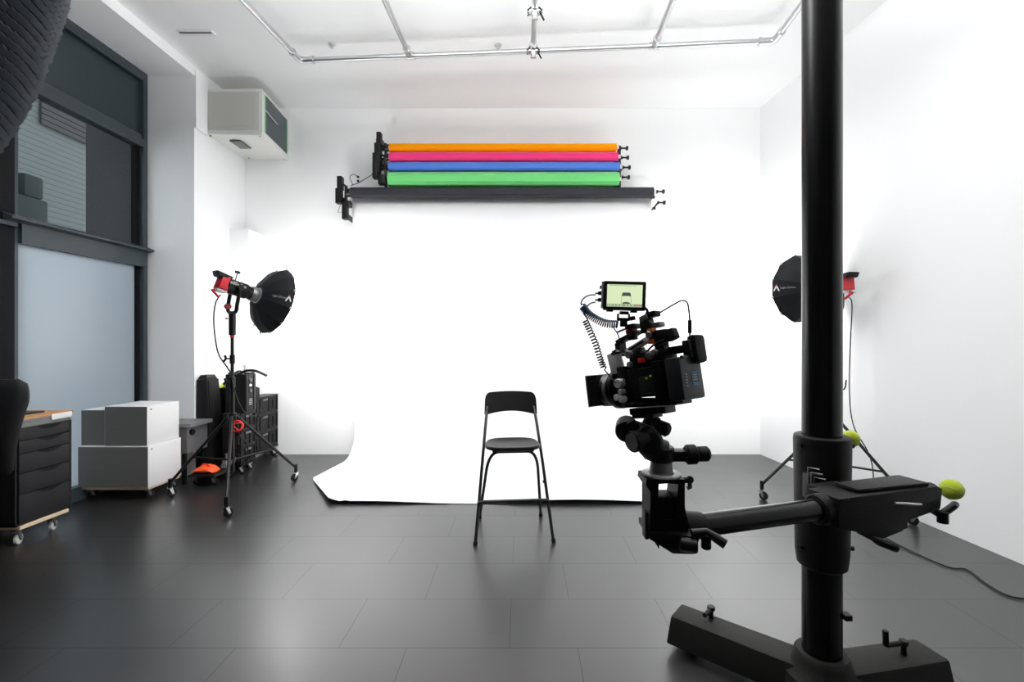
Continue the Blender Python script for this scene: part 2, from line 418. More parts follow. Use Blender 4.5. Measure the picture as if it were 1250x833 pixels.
# ------------------------------------------------------------------ background paper rolls
def roll(name, x0, x1, py, Y, d, m, label, cat='paper roll', grp='coloured background paper rolls on the back wall'):
    z = P(0, py, Y).z; o = thing(name, label, cat, ((x0+x1)/2, Y, z-d/2), group=grp)
    MB().lathe((x0,Y,z), (1,0,0), [(0,d/2),(x1-x0,d/2)], n=40).build('paper', m, o)
    MB().cyl((x0-.03,Y,z),(x1+.03,Y,z),.03).build('core', CORE, o)
    # loose end of the sheet hanging off the front
    MB().grid([[V((x0+.002,Y-d/2-.001,z)), V((x1-.002,Y-d/2-.001,z))], [V((x0+.002,Y-d/2-.003,z-d*.28)), V((x1-.002,Y-d/2-.003,z-d*.28))]]).build('loose_edge', m, o)
    return z
YR = 5.46
kx = YR/FPX
def RX(px): return (px-CX)*kx
rolls = [('orange', 476, 752, 180.5, .095, ORANGE), ('pink', 476, 754, 192, .105, PINK), ('blue', 475, 756, 204, .105, BLUE), ('green', 475, 755, 219.5, .165, GREEN)]
zr = []
for nm, a, b_, py, d, m in rolls:
    zr.append(roll('background_paper_roll', RX(a), RX(b_), py, YR, d, m, nm+' roll of background paper mounted high on the back wall'))
YK = 5.44
zk = P(0,235.5,YK).z
roll('background_paper_roll', (429-CX)*YK/FPX, (797-CX)*YK/FPX, 235.5, YK, .125, BLKPAP, 'long charcoal roll of background paper below the green one')
# white seamless: roll behind the charcoal one, sheet down the wall and over the floor
zw = P(0,241,5.56).z
o = thing('white_backdrop', 'white seamless paper backdrop hanging down the back wall and swept over the floor', 'backdrop', (-.3,5.5,0))
xa, xb = -2.02, 1.55
MB().lathe((xa,5.58,zw), (1,0,0), [(0,.055),(xb-xa,.055)], n=32).build('roll', PAPER, o)
prof = [(5.524, zw), (5.526, zw-.3), (5.54, 2.4), (5.555, 1.4), (5.56, .75), (5.56,.4)]
prof += [(5.56-.26*(1-math.cos(t)), .26-.26*math.sin(t)+.004) for t in [i*PI/2/10 for i in range(11)]]
yy = 5.2
while yy > 3.96: prof.append((yy, .004+.0)); yy -= .1
prof.append((3.95, .004))
rows = []; NX = 60
def xl(y, z):
    if z > .3: return xa
    if y > 4.67: return xa-.10*min(1,(5.54-y)/.87)
    return -2.12+(4.67-y)/.72*.47
def xr(y, z):
    if z > .3: return xb
    if y > 4.67: return xb
    return 1.55-(4.67-y)/.72*.40
for (y, z) in prof:
    row = []
    for k in range(NX+1):
        t = k/NX; x = xl(y,z)+(xr(y,z)-xl(y,z))*t; dz = 0; dy = 0
        if z < .3 and y < 4.9:
            f = max(0, (4.75-y)/.8)
            dz = f*(.012*(1+math.sin(t*9.5+.6))*(1 if t > .04 else 0) + .05*max(0,(.06-t)/.06))
            if t > .55: dz += f*.012
        if z > .5: dy = .004*math.sin(t*14)
        row.append(V((x, y+dy, z+dz)))
    rows.append(row)
mb = MB().grid(rows); sheet = mb.build('paper_sheet', PAPER, o, fix=False)
sm = sheet.modifiers.new('thickness', 'SOLIDIFY'); sm.thickness = .0015; sm.offset = 1

# motor drive brackets at the left ends
def drive(px, py, Y, h, label, cluster):
    o = thing('roll_drive', label, 'roll drive', P(px, py+h/2, Y), group='motor drives at the left ends of the paper rolls')
    b = MB(); k = Y/FPX
    x, _, zt = P(px, py-h/2, Y); _, _, zb = P(px, py+h/2, Y)
    for (dx, z0, z1, w_, yo) in cluster:
        b.box((x+dx*k-w_*k/2, Y-.05+yo, zt-z1*k), (x+dx*k+w_*k/2, Y+.03+yo, zt-z0*k), bev=.006)
    b.build('motor_housing', BLK, o)
    return o, x, zt, k
o, x, zt, k = drive(461, 195, YR, 64, 'cluster of black motor drives holding the left ends of the coloured rolls',
    [(2.5,0,14,5.5,0),(1,13,30,7.5,0),(0,26,50,8.5,-.02),(-1,36,57,6,-.03)])
b = MB()
for j, z in enumerate(zr):
    b.cyl((x+10*k, YR, z), (x+14*k, YR, z), .04, n=20); b.tube([V((x+2*k,YR,z+.04)), V((x+9*k,YR,z+.01))], .013, n=8); b.tube([V((x+2*k,YR,z-.05)), V((x+9*k,YR,z-.005))], .011, n=8)
b.box((x+8.5*k, YR-.015, zr[3]-.09), (x+11.5*k, YR+.02, zr[0]+.05), bev=.004); b.build('bracket_plate', BLKM, o)
b = MB().box((x+3*k, YR-.1, zt-.63), (x+12*k, YR-.02, zt-.51), bev=.02); b.build('gear_box', BLK, o)
b = MB().box((x-.02,YR,zt-.35),(x+.05,YB,zt-.28)).box((x-.02,YR,zt-.12),(x+.05,YB,zt-.06)); b.build('wall_arm', BLKM, o)
o, x, zt, k = drive(416, 243, YK, 53, 'black motor drive holding the left end of the long charcoal roll',
    [(0,0,16,6,0),(-1,15,33,7,-.01),(6,31,52,6,0)])
b = MB().box((x+5*k,YK-.02,zt-.40),(x+8*k,YK+.02,zt-.10),bev=.004).cyl((x+8*k,YK,zk),(x+12*k,YK,zk),.05,n=20)
b.tube([V((x,YK,zt-.06)),V((x+7*k,YK,zk+.07))],.012,n=8).tube([V((x+1*k,YK,zt-.3)),V((x+7*k,YK,zk-.06))],.014,n=8)
b.cyl((x+10*k,YK,zk-.1),(x+10*k,YK,zk-.14),.03); b.build('bracket_plate', BLKM, o)
b = MB().box((x,YK,zt-.30),(x+.05,YB,zt-.24)).box((x+5*k,YK,zt-.48),(x+7*k,YB,zt-.42)); b.build('wall_arm', BLKM, o)
MB().box((x+7.2*k,YK-.06,zt-.50),(x+10*k,YK,zt-.42),bev=.003).build('control_box', CRATEP, o)
MB().tube([V((x+1*k,YK-.02,zt-.31)),V((x-3*k,YK-.02,zt-.42)),V((x+5*k,YK-.02,zt-.41))],.003,n=6).build('wire_loop', BLKM, o)
MB().tube(spline([P(431,226,YK),P(427,217,YK),P(431,213,YK),P(436,215,YK)]),.004,n=6).ball(P(437,216,YK),.014).ball(P(437,221,YK),.014).build('antenna', BLKM, o)
tag(MB().tube(spline([P(428,227,YK),P(440,222,YK),P(450,216,YK),P(460,209,YR-.05)]),.0045,n=6).build('control_cable', BLKM), 'thin black cable linking the charcoal roll drive to the motor drives above', 'cable')

# right end hooks with pins
hp = [(757,181,0),(758,192.5,0),(760,204.5,0),(759,216.5,0)]
o = thing('roll_bracket', 'black bracket strip with four pins at the right ends of the coloured rolls', 'roll bracket', P(757,226,YR), group='right end brackets of the paper rolls')
b = MB().box((RX(753.8),YR-.02,zr[3]-.09),(RX(757.5),YR+.03,zr[0]+.02),bev=.003).box((RX(754),YR,zr[0]-.1),(RX(757),YB,zr[0]-.05)).box((RX(754),YR,zr[3]-.03),(RX(757),YB,zr[3]+.02))
b.build('bracket_plate', BLKM, o)
def pin(mb, px, py, Y):
    a = P(px,py,Y); mb.tube([P(px-4,py+6,Y), P(px,py+1,Y), a, P(px+7,py,Y)], .0105, n=8).cyl(P(px+7,py,Y), P(px+9.5,py,Y), .025, n=14).cyl(P(px,py,Y), P(px+1.5,py,Y), .020, n=12)
for px, py, _ in hp:
    q = MB(); pin(q, px, py, YR); q.build('pin', BLKM, o)
for px, py, l in ((801.5,234,'black hook with a pin at the right end of the charcoal roll'),(802.5,247.5,'black hook with a pin at the right end of the hidden white roll')):
    q = MB(); pin(q, px, py, YK+.02); q.tube([P(px-4,py+6,YK+.02), V((P(px-4,py+6,YK).x, YB, P(px,py+6,YK).z))], .011, n=8); q.cyl(P(px-6,py+7,YK+.02),P(px-2.5,py+7,YK+.02),.016,n=12)
    tag(q.build('roll_hook', BLKM), l, 'roll hook', 'right end hooks of the long rolls')

# ------------------------------------------------------------------ bar chair
o = thing('bar_stool', 'black high bar chair with curved backrest standing before the white paper', 'chair', (-.07,3.42,0), math.radians(5))
def ch(x, y, z): a = math.radians(5); return V((-.07+x*math.cos(a)-y*math.sin(a), 3.42+x*math.sin(a)+y*math.cos(a), z))
RT = .0115
for s in (-1, 1):
    top = ch(s*.180, .222, .905); kne = ch(s*.222, -.02, .50); foot = ch(s*.268, -.24, .012)
    MB().tube([foot, ch(s*.222,-.025,.50), ch(s*.196,.115,.76), top], RT, n=14).build('leg', BLKM, o)
    MB().cyl(ch(s*.270,-.245,0), ch(s*.267,-.238,.025), .015, n=14).build('foot_cap', RUB, o)
    MB().tube([ch(s*.242,.235,.012), ch(s*.19,.0,.45)]+arc(ch(s*.19,.0,.45), ch(s*.168,-.09,.60), ch(s*.10,-.095,.60), 8)[1:], RT, n=14).build('leg', BLKM, o)
    MB().cyl(ch(s*.243,.237,0), ch(s*.240,.230,.025), .015, n=14).build('foot_cap', RUB, o)
    MB().cyl(ch(s*.222,-.035,.36), ch(s*.237,-.035,.36), .012, n=12).build('pivot_bolt', BLKM, o)
MB().tube([ch(-.102,-.095,.60), ch(.102,-.095,.60)], RT, n=14).build('front_rail', BLKM, o)
MB().tube([ch(-.245,-.135,.245), ch(-.235,-.15,.262), ch(-.20,-.155,.265), ch(.20,-.155,.265), ch(.235,-.15,.262), ch(.245,-.135,.245)], .0125, n=12).build('footrest', BLKM, o)
# seat: rounded slab, dished
def sq(t, a, b, e=3.2):
    c, s_ = math.cos(t), math.sin(t); return a*math.copysign(abs(c)**(2/e), c), b*math.copysign(abs(s_)**(2/e), s_)
rows = []; n = 48
for f, z in ((.0,.622),(.5,.622),(.85,.632),(.97,.642),(1.0,.636),(1.0,.620),(.93,.612),(.5,.610),(.0,.610)):
    r = []
    for k in range(n):
        x, y = sq(2*PI*k/n, .198*max(f,.001), .175*max(f,.001)); wd = 1-.07*(y/.175)
        r.append(ch(x*wd, y+.02, z))
    rows.append(r)
MB().grid(rows, closed=True).build('seat', CHAIR, o, sharp=60)
MB().box((-.15,-.10,.598),(-.10,.12,.612), M=Matrix.Translation((-.07,3.42,0))@Matrix.Rotation(math.radians(5),4,'Z')).box((.10,-.10,.598),(.15,.12,.612), M=Matrix.Translation((-.07,3.42,0))@Matrix.Rotation(math.radians(5),4,'Z')).build('seat_fittings', BLK, o)
# backrest: bent plywood, arch top
pr = []; bk = []
NB = 60
for side_y in (0, .012):
    for top_ in (0, 1):
        row = []
        for k in range(NB+1):
            t = -1+2*k/NB; x = .205*t
            cr_ = max(0,(abs(t)-.80)/.20); zt_ = .995-.008*t*t-.052*(1-math.sqrt(max(0,1-cr_*cr_))); cr2 = max(0,(abs(t)-.93)/.07); zb_ = .818+.026*(1-t*t)+.012*(1-math.sqrt(max(0,1-cr2*cr2)))
            z = zt_ if top_ else zb_+.0
            y = .165+.05*(1-t*t)+ (z-.82)*.30 + side_y
            xx = x*(1.0-.02*top_) 
            row.append(ch(xx, y, z))
        pr.append(row)
mb = MB()
f0, t0, f1, t1 = pr
mid = lambda a, b, q: [u.lerp(v_, q) for u, v_ in zip(a, b)]
mb.grid([f0, mid(f0,t0,.5), t0, t1, mid(f1,t1,.5), f1, f0])
ends = MB()
mb._add([f0[0],t0[0],t1[0],f1[0]], [(0,1,2,3)]); mb._add([f0[-1],t0[-1],t1[-1],f1[-1]], [(0,1,2,3)])
bmesh.ops.remove_doubles(mb.bm, verts=mb.bm.verts, dist=1e-5)
mb.build('backrest', CHAIR, o)

# ------------------------------------------------------------------ casters
def caster(parent, c, r=.035, heading=0., fork=CHROME, wheel=RUB, name='caster', top=None):
    """c = floor point; wheel of radius r, fork up to top"""
    c = V(c); h = top or r*2.6; d = V((math.cos(heading), math.sin(heading), 0)); ax = V((-d.y, d.x, 0))
    off = d*r*.45; hub = c+off+V((0,0,r))
    f = MB()
    for s in (-1, 1):
        f.prism([hub+ax*s*r*.42-V((0,0,r*.3))-d*r*.15, hub+ax*s*r*.42+d*r*.35-V((0,0,r*.2)), c+ax*s*r*.42+d*r*.3+V((0,0,h*.82)), c+ax*s*r*.42-d*r*.5+V((0,0,h*.82))], ax*(s*r*.08))
    f.lathe(c+V((0,0,h*.80)), (0,0,1), [(0,r*.62),(h*.08,r*.62),(h*.10,r*.4),(h*.2,r*.35)], n=18)
    o = f.build(name, fork, parent)
    w_ = MB().lathe(hub-ax*r*.3, ax, [(0,r*.8),(r*.08,r),(r*.52,r),(r*.6,r*.8)], n=24); w_.build('wheel', wheel, o)
    MB().cyl(hub-ax*r*.5, hub+ax*r*.5, r*.25, n=12).build('hub', fork, o)
    return o

# ------------------------------------------------------------------ studio lights
def studio_light(center, feet, pivot, axis, up_side, label, cable_pts, text_side):
    c = V(center); pivot = V(pivot); A = V(axis).normalized()
    o = thing('light_stand', 'black roller stand '+label, 'light stand', (c.x,c.y,0), group='two roller light stands')
    collar = V((c.x,c.y,.72)); low = V((c.x,c.y,.33))
    MB().cyl((c.x,c.y,.22),(c.x,c.y,1.02),.017,n=16).build('lower_tube', BLKM, o)
    MB().cyl((c.x,c.y,1.0),(c.x,c.y,pivot.z-.42),.0135,n=16).build('upper_tube', BLKM, o)
    MB().cyl((c.x,c.y,.98),(c.x,c.y,1.07),.024,n=18,bev=.003).build('lock_collar', BLK, o)
    MB().cyl((c.x,c.y,1.19),(c.x,c.y,1.27),.021,n=18,bev=.003).build('lock_collar', BLK, o)
    for z in (1.03, 1.235):
        MB().tube([(c.x,c.y,z),(c.x-.05,c.y-.01,z)],.007,n=8).tube([(c.x-.07,c.y-.01,z-.025),(c.x-.05,c.y-.01,z),(c.x-.06,c.y-.01,z+.03)],.011,n=10).build('knob', BLK, o)
    MB().cyl(collar-V((0,0,.03)), collar+V((0,0,.03)), .032, n=20, bev=.003).cyl(low-V((0,0,.02)), low+V((0,0,.02)), .028, n=20).build('spider', BLKM, o)
    for i, f in enumerate(feet):
        f = V(f); d = (f-V((c.x,c.y,0))); dn = d.normalized(); hd = math.atan2(dn.y, dn.x)
        ft = f+V((0,0,.13)); m_ = collar.lerp(ft, .62)
        MB().tube([collar+dn*.03, ft], .0125, n=12).cyl(ft+V((0,0,-.04)), ft+V((0,0,.035)), .017, n=12).build('leg', BLKM, o)
        MB().tube([low+dn*.02, m_], .009, n=10).build('brace', BLKM, o)
        caster(o, f, .036, hd+2.3+i, top=.10)
    # head
    L = thing('studio_light', 'black led studio light head with red back plate '+label, 'studio light', pivot-V((0,0,.42)), group='two led studio light heads')
    side_ = A.cross(V((0,0,1))).normalized(); U = side_.cross(A).normalized()
    bodyc = pivot
    # yoke
    foot = V((c.x,c.y,pivot.z-.42))
    MB().cyl(foot, foot+V((0,0,.19)), .028, n=20, bev=.003).build('receiver', BLKM, L)
    MB().cyl(foot-V((0,0,.02)), foot+V((0,0,.012)), .019, n=16).build('safety_ring', REDB, L)
    MB().tube([foot+V((0,0,.15)), foot+V((-.05,0,.15))],.006,n=8).ball(foot+V((-.055,0,.15)),.011,seg=10).build('knob', CHROME, L)
    yb = foot+V((0,0,.20)); hs = .078
    piv = pivot
    y_ = MB()
    pts = [piv+side_*hs, yb+V((0,0,.055))+side_*hs]+arc(yb+V((0,0,.055))+side_*hs, yb+side_*hs, yb+side_*(hs-.05), 5)[1:]
    pts += [yb-side_*(hs-.05)]+arc(yb-side_*(hs-.05), yb-side_*hs, yb+V((0,0,.055))-side_*hs, 5)[1:]+[piv-side_*hs]
    y_.tube(pts, .016, n=10); y_.build('yoke', BLKM, L)
    for s in (-1, 1):
        MB().cyl(piv+side_*s*.06, piv+side_*s*.10, .026, n=18, bev=.003).build('tilt_knob', BLK, L)
    MB().cyl(yb+V((0,0,.06))+side_*(-hs)*1.0-side_*.018, yb+V((0,0,.06))-side_*hs+side_*.018, .026, n=16, bev=.003).build('tilt_lock', RED, L)
    # body
    back = pivot-A*.20; front = pivot+A*.15
    b = MB().lathe(pivot-A*.09, A, [(0,.062),(.005,.068),(.07,.068),(.08,.062),(.09,.068),(.10,.062),(.11,.068),(.18,.068),(.19,.060),(.22,.060)], n=32)
    b.build('lamp_body', BLK, L)
    def fr(a, s, u): return pivot+A*a+side_*s+U*u
    b = MB().hexa([fr(-.155,-.055,-.050),fr(-.085,-.06,-.06),fr(-.085,.06,-.06),fr(-.155,.055,-.050),fr(-.145,-.055,.055),fr(-.085,-.06,.07),fr(-.085,.06,.07),fr(-.145,.055,.055)], bev=.006)
    b.build('back_plate', RED, L)
    b = MB().hexa([fr(-.175,-.06,.048),fr(-.075,-.06,.048),fr(-.075,.06,.048),fr(-.175,.06,.048),fr(-.20,-.055,.092),fr(-.06,-.055,.078),fr(-.06,.055,.078),fr(-.20,.055,.092)], bev=.010)
    b.build('handle_hood', BLK, L)
    MB().box((-.04,-.05,-.01),(.04,.05,.006), M=Matrix.Translation(fr(-.12,0,-.066))@A.to_track_quat('X','Z').to_matrix().to_4x4(), bev=.002).build('connector_plate', LGREY, L)
    MB().tube([fr(-.155,0,-.07), fr(-.18,0,-.085)],.012,n=10).tube([fr(-.17,0,-.085), fr(-.11,0,-.125)],.010,n=10).build('cable_plug', RED, L)
    MB().cyl(fr(-.02,0,.06), fr(-.02,0,.135)*1, .004, n=8).cyl(fr(-.02,0,.135), fr(-.02,0,.152), .022, n=16, bev=.003).build('umbrella_screw', BLK, L)
    vis = -side_ if (-side_).y < side_.y else side_       # side facing the camera
    rt = A if A.x > 0 else -A
    st = pivot + (A*(-.085) if A.x > 0 else A*.085) + vis*.0695 + U*.012
    text('lettering', '600x Pro', WLET, L, st, rt, U, .026)
    # mount ring
    MB().lathe(pivot+A*.13, A, [(0,.062),(.012,.070),(.035,.070),(.04,.064),(.055,.064),(.06,.072),(.068,.072)], n=32).build('mount_ring', STEELD, L)
    # softbox
    M0 = pivot+A*.195; RIM = .325
    S = thing('softbox', 'round black parabolic softbox '+label, 'softbox', M0-V((0,0,.3)), group='two round parabolic softboxes')
    prof = [(0,.075),(.004,.10),(.045,.195),(.085,.255),(.125,.295),(.165,.320),(.175,RIM)]
    n = 12
    sh_ = MB(); u0 = side_; 
    rows = [[M0+A*d+(side_*math.cos(2*PI*(k+.5)/n)+U*math.sin(2*PI*(k+.5)/n))*r for k in range(n)] for d, r in prof]
    sh_.grid(rows, closed=True, smooth=False)
    so = sh_.build('fabric_shell', FAB, S, sharp=12, fix=False)
    md = so.modifiers.new('thickness','SOLIDIFY'); md.thickness = .004; md.offset = 0
    for k in range(n):
        d_ = side_*math.cos(2*PI*(k+.5)/n)+U*math.sin(2*PI*(k+.5)/n)
        MB().tube([M0+A*(d+.0)+d_*(r+.001) for d, r in prof], .0028, n=6).build('rib', BLK, S)
        MB().cyl(M0+A*.160+d_*(RIM-.004), M0+A*.168+d_*(RIM+.009), .012, n=8).build('rod_tip', WLET, S)
    # diffusion front: shallow dome
    rows = [[M0+A*d+(side_*math.cos(2*PI*k/32)+U*math.sin(2*PI*k/32))*r for k in range(32)] for d, r in ((.172,.316),(.205,.305),(.24,.27),(.268,.20),(.285,.11),(.29,.001))]
    MB().grid(rows, closed=True).build('diffuser', DIFF, S)
    # print on the panel that faces the viewer
    best = n-1 if A.x > 0 else n//2-1
    a_ = 2*PI*(best+1)/n; rd = side_*math.cos(a_)+U*math.sin(a_)
    def on(d, r): return M0+A*d+rd*r*math.cos(PI/n)
    
    nout = None
    def frame(pa, pb):
        t_ = (pb-pa).normalized(); tang = A.cross(rd).normalized(); nn = t_.cross(tang).normalized()
        if nn.dot(A) > 0: nn = -nn
        return t_, tang, nn
    t_, tang, nn = frame(on(.045,.195), on(.165,.320))
    right = t_ if t_.x > 0 else -t_
    upv = nn.cross(right).normalized()
    lift = nn*.006
    start = (on(.045,.195)+nn*.010 if t_.x > 0 else on(.112,.285))
    text('lettering', 'Light Dome', GLET, S, start+nn*.014-upv*.008, right, upv, .018)
    lc = on(.138,.304)
    e = .030
    lm = MB()
    def L2(x, y): return lc+right*x+upv*y+nn*.012
    lm.prism([L2(-.028,-.028), L2(-.016,-.028), L2(.002,.010), L2(-.004,.024)], nn*.001)
    lm.prism([L2(.028,-.028), L2(.016,-.028), L2(-.001,.006), L2(.006,.020)], nn*.001)
    lm.build('logo', WLET, S)
    MB().prism([L2(-.006,.022), L2(.008,.020), L2(.004,.032), L2(-.002,.032)], nn*.001).build('logo_tip', REDB, S)
    return o, L, S
c1 = (-2.59,4.14)
p1 = V((-2.56,4.14,1.865))
studio_light(c1, [(-2.33,3.65,0),(-2.25,4.61,0),(-3.13,4.12,0)], p1, (.51,.82,-.25), 1, 'on the left beside the black crates', None, 1)
p2 = V((2.70,4.0,1.875))
studio_light((2.70,4.0), [(2.11,4.07,0),(2.97,3.49,0),(2.86,4.50,0)], p2, (-.16,.98,.02), 1, 'on the right behind the tall column', None, -1)
b = MB().tube(spline([P(269,360,4.02),P(263,371,4.05),P(261,395,4.1),P(266,430,4.1),P(277,448,4.1),P(283,457,4.12)]), .006, n=8)
tag(b.build('power_cable', BLK), 'black cable hanging from the back of the left studio light', 'cable', 'studio light cables')
b = MB().tube(spline([P(1035,362,4.05),P(1040,372,4.0),P(1038,420,3.98),P(1037,480,3.98),P(1042,530,3.98),P(1060,560,3.9),V((2.90,3.85,.12)),V((2.80,3.62,.012)),V((2.72,3.35,.007)),V((2.2,3.05,.007)),V((2.35,2.88,.007)),V((2.62,2.72,.007)),V((2.6,2.45,.007)),V((2.88,2.25,.007))]), .0065, n=8)
F = lambda px, py: V(((px-CX)*791/(py-CY)/FPX, 791/(py-CY), .0065))
b.bm.free()
b = MB().tube(spline([P(1035,362,4.05),P(1040,372,4.0),P(1038,420,3.98),P(1037,480,3.98),P(1042,520,3.98),P(1060,553,3.9),P(1066,580,3.85),P(1064,620,3.8),F(1066,645),F(1085,660),F(1120,678),F(1158,694),F(1180,697),F(1205,715),F(1228,728),F(1250,733),F(1290,737),F(1400,790)]), .0045, n=8)
tag(b.build('power_cable', BLK), 'long black cable running from the right studio light down and across the floor', 'cable', 'studio light cables')
tag(MB().tube(spline([P(1024,475,3.97),P(1031,475,3.97),P(1033,464,3.97)],4), .006, n=8).cyl(P(1012,475,3.98),P(1026,475,3.97),.012,n=10).build('stand_hook', BLKM), 'small black hook sticking out right of the tall column', 'hook')

# ------------------------------------------------------------------ left side furniture
o = thing('drawer_unit', 'black six-drawer unit on casters under the frosted window', 'drawer unit', (-3.65,3.32,0))
X0, X1, Ya, Yb, zt_, zb_ = -3.87, -3.405, 3.12, 3.50, .80, .135
MB().box((X0,Ya,zb_),(X1-.012,Ya+.014,zt_)).box((X0,Yb-.014,zb_),(X1-.0,Yb,zt_)).box((X0,Ya,zt_-.014),(X1,Yb,zt_)).box((X0,Ya,zb_),(X1-.012,Yb,zb_+.014)).box((X0,Ya,zb_),(X0+.01,Yb,zt_)).build('carcass', CABB, o)
zz = [.79,.715,.61,.50,.365,.145]
zz = [.795,.712,.625,.49,.345,.148]
for i in range(5):
    z1, z0 = zz[i]-.002, zz[i+1]+.002
    d = MB().box((X1-.016,Ya+.016,z0),(X1-.001,Yb-.016,z1), bev=.0015).build('drawer', CABB, o)
    yc = (Ya+Yb)/2+.03
    pts = [V((X1-.0005,yc-.085,z1))]+[V((X1-.0005,yc-.085+.17*t,z1-.026*math.sin(PI*t)**.7)) for t in [k/12 for k in range(1,12)]]+[V((X1-.0005,yc+.085,z1))]
    MB().prism(pts, (.0012,0,0)).build('grip_cutout', BLACKW, d)
MB().box((X0-.01,Ya+.02,.110),(X1+.0,Yb-.02,.135), bev=.002).build('base_board', PLYE, o)
for x in (X1-.05, X0+.06):
    for y in (Ya+.045, Yb-.10): caster(o, (x,y,0), .036, 1.9, fork=GREYM, wheel=WHEELW, top=.112)
o = thing('board_stack', 'stack of plywood and dark boards lying on the drawer unit', 'boards', (-3.65,3.32,.80))
MB().box((X0,Ya-.0,.801),(X1-.004,Yb,.83), bev=.002).box((X0,Ya+.01,.831),(X1-.0,Yb,.851), bev=.002).build('dark_boards', BOXG, o)
MB().box((X0,Ya+.0,.852),(X1-.006,Yb+.02,.868), bev=.001).build('plywood_board', WOOD, o)
MB().box((X1-.006,Yb-.15,.822),(X1+.004,Yb-.0,.862), bev=.002).build('white_tag', LABELM, o)
tag(MB().box((X0+.03,Ya+.02,.869),(X1-.12,Yb-.08,.878), bev=.002).build('notebook', CABB), 'flat dark folder on top of the plywood board', 'folder')

# white boxes
def wbox(name, lo, hi, label, m=BOXW, name2=None):
    o = thing('storage_box', label, 'box', ((lo[0]+hi[0])/2,(lo[1]+hi[1])/2,lo[2]), group='white boxes stacked below the window')
    MB().box(lo, hi, m, bev=.003).build('box_body', m, o)
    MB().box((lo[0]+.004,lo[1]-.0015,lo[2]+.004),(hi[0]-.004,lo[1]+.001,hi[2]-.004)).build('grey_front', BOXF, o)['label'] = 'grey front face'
    MB().box((lo[0]+.02,lo[1]-.002,(lo[2]+hi[2])/2-.003),(lo[0]+(hi[0]-lo[0])*.35,lo[1]+.001,(lo[2]+hi[2])/2+.003)).build('seam', GREYM, o)
    MB().cyl((hi[0]-.001,lo[1]+.04,hi[2]-.03),(hi[0]+.002,lo[1]+.04,hi[2]-.03),.008,n=10).build('screw', GREYM, o)
    return o
wbox('b', (-3.885,4.05,.105),(-3.27,4.44,.468), 'largest white box on a wheeled board below the window')
wbox('b', (-3.66,4.06,.470),(-3.285,4.435,.818), 'upper right white box with a lit white side')
wbox('b', (-3.885,4.08,.470),(-3.67,4.435,.785), 'narrow white box stacked left of the upper one')
o = thing('dolly', 'plywood wheeled board carrying the white boxes', 'dolly', (-3.58,4.24,0))
MB().box((-3.87,4.06,.086),(-3.275,4.43,.103), bev=.001).build('board', PLYE, o)
for x, y in ((-3.31,4.10),(-3.31,4.38),(-3.82,4.10),(-3.82,4.38)): caster(o, (x,y,0), .033, 1.2, fork=GREYM, top=.088)

o = thing('utility_cart', 'grey topped cart behind the white boxes', 'cart', (-3.5,4.6,0))
MB().box((-3.86,4.46,.555),(-3.195,4.782,.59), bev=.003).build('table_top', BOXG, o)
MB().box((-3.86,4.48,.30),(-3.24,4.77,.553), bev=.004).build('cart_body', mat('cart grey body',(.12,.12,.125),.5), o)
MB().cyl((-3.24,4.54,.50),(-3.222,4.54,.50),.028,n=18).build('knob', BLK, o)
for x in (-3.28,-3.82):
    for y in (4.50,4.74): MB().box((x-.015,y-.015,0),(x+.015,y+.015,.30)).build('leg', BLKM, o)

o = thing('low_dolly', 'low black wheeled tray beside the white boxes', 'dolly', (-2.98,4.55,0))
MB().box((-3.19,4.42,.085),(-2.94,4.76,.11), bev=.008).build('tray', BLK, o)
for x, y in ((-2.98,4.47),(-3.15,4.47),(-2.98,4.70),(-3.15,4.70)): caster(o, (x,y,0), .032, .3, fork=GREYM, top=.086)
o = thing('sandbag', 'bright orange weight bag lying on the low wheeled tray', 'weight bag', (-2.98,4.55,.11))
b = MB()
rows = []
for i in range(13):
    t = i/12; x = -3.18+t*.20; h = .014+.052*math.sin(PI*min(1,max(0,t)))**.6; rr_ = []
    for k in range(16):
        a = 2*PI*k/16; rr_.append(V((x, 4.52+.085*math.cos(a)*(.7+.3*math.sin(PI*t)), .113+h/2+h/2*math.sin(a)+(0.008*math.sin(5*a+9*t) if math.sin(a) > .1 else 0))))
    rows.append(rr_)
b.grid(rows, closed=True); b._add(rows[0], [tuple(range(16))]); b._add(rows[-1], [tuple(range(16))])
b.build('bag', ORSAF, o)
MB().tube(arc((-3.12,4.50,.172),(-3.08,4.49,.225),(-3.03,4.50,.170)), .006, n=8).build('handle', REDB, o)
tag(MB().hexa([V(p) for p in ((-3.03,4.64,.112),(-2.96,4.64,.112),(-2.96,4.74,.112),(-3.03,4.74,.112),(-3.01,4.66,.20),(-2.98,4.66,.20),(-2.98,4.72,.20),(-3.01,4.72,.20))], bev=.008).cyl((-2.995,4.69,.20),(-2.995,4.69,.25),.01,n=10).build('floor_adaptor', GREYM), 'small grey metal foot on the tray next to the orange bag', 'adaptor')

# tall tapered black case
o = thing('tall_case', 'tall tapering black equipment case standing against the pier', 'case', (-3.28,4.92,0))
b = MB().hexa([V(p) for p in ((-3.385,4.80,0),(-3.215,4.80,0),(-3.175,5.0,0),(-3.385,5.0,0),(-3.385,4.81,.99),(-3.275,4.81,1.0),(-3.265,4.99,.99),(-3.385,4.99,.98))], bev=.012)
b.build('case_body', mat('black case fabric',(.009,.009,.010),.6,spec=.3,bump=.3,bscale=300), o)
b = MB().hexa([V(p) for p in ((-3.38,4.82,.99),(-3.28,4.82,1.0),(-3.27,4.98,.99),(-3.38,4.98,.98),(-3.365,4.84,1.035),(-3.30,4.84,1.04),(-3.29,4.96,1.035),(-3.365,4.96,1.03))], bev=.008)
b.build('case_lid', BLK, o)
MB().tube([V((-3.272,4.83,.98)),V((-3.217,4.815,.02))], .006, n=8).build('edge_piping', BLK, o)

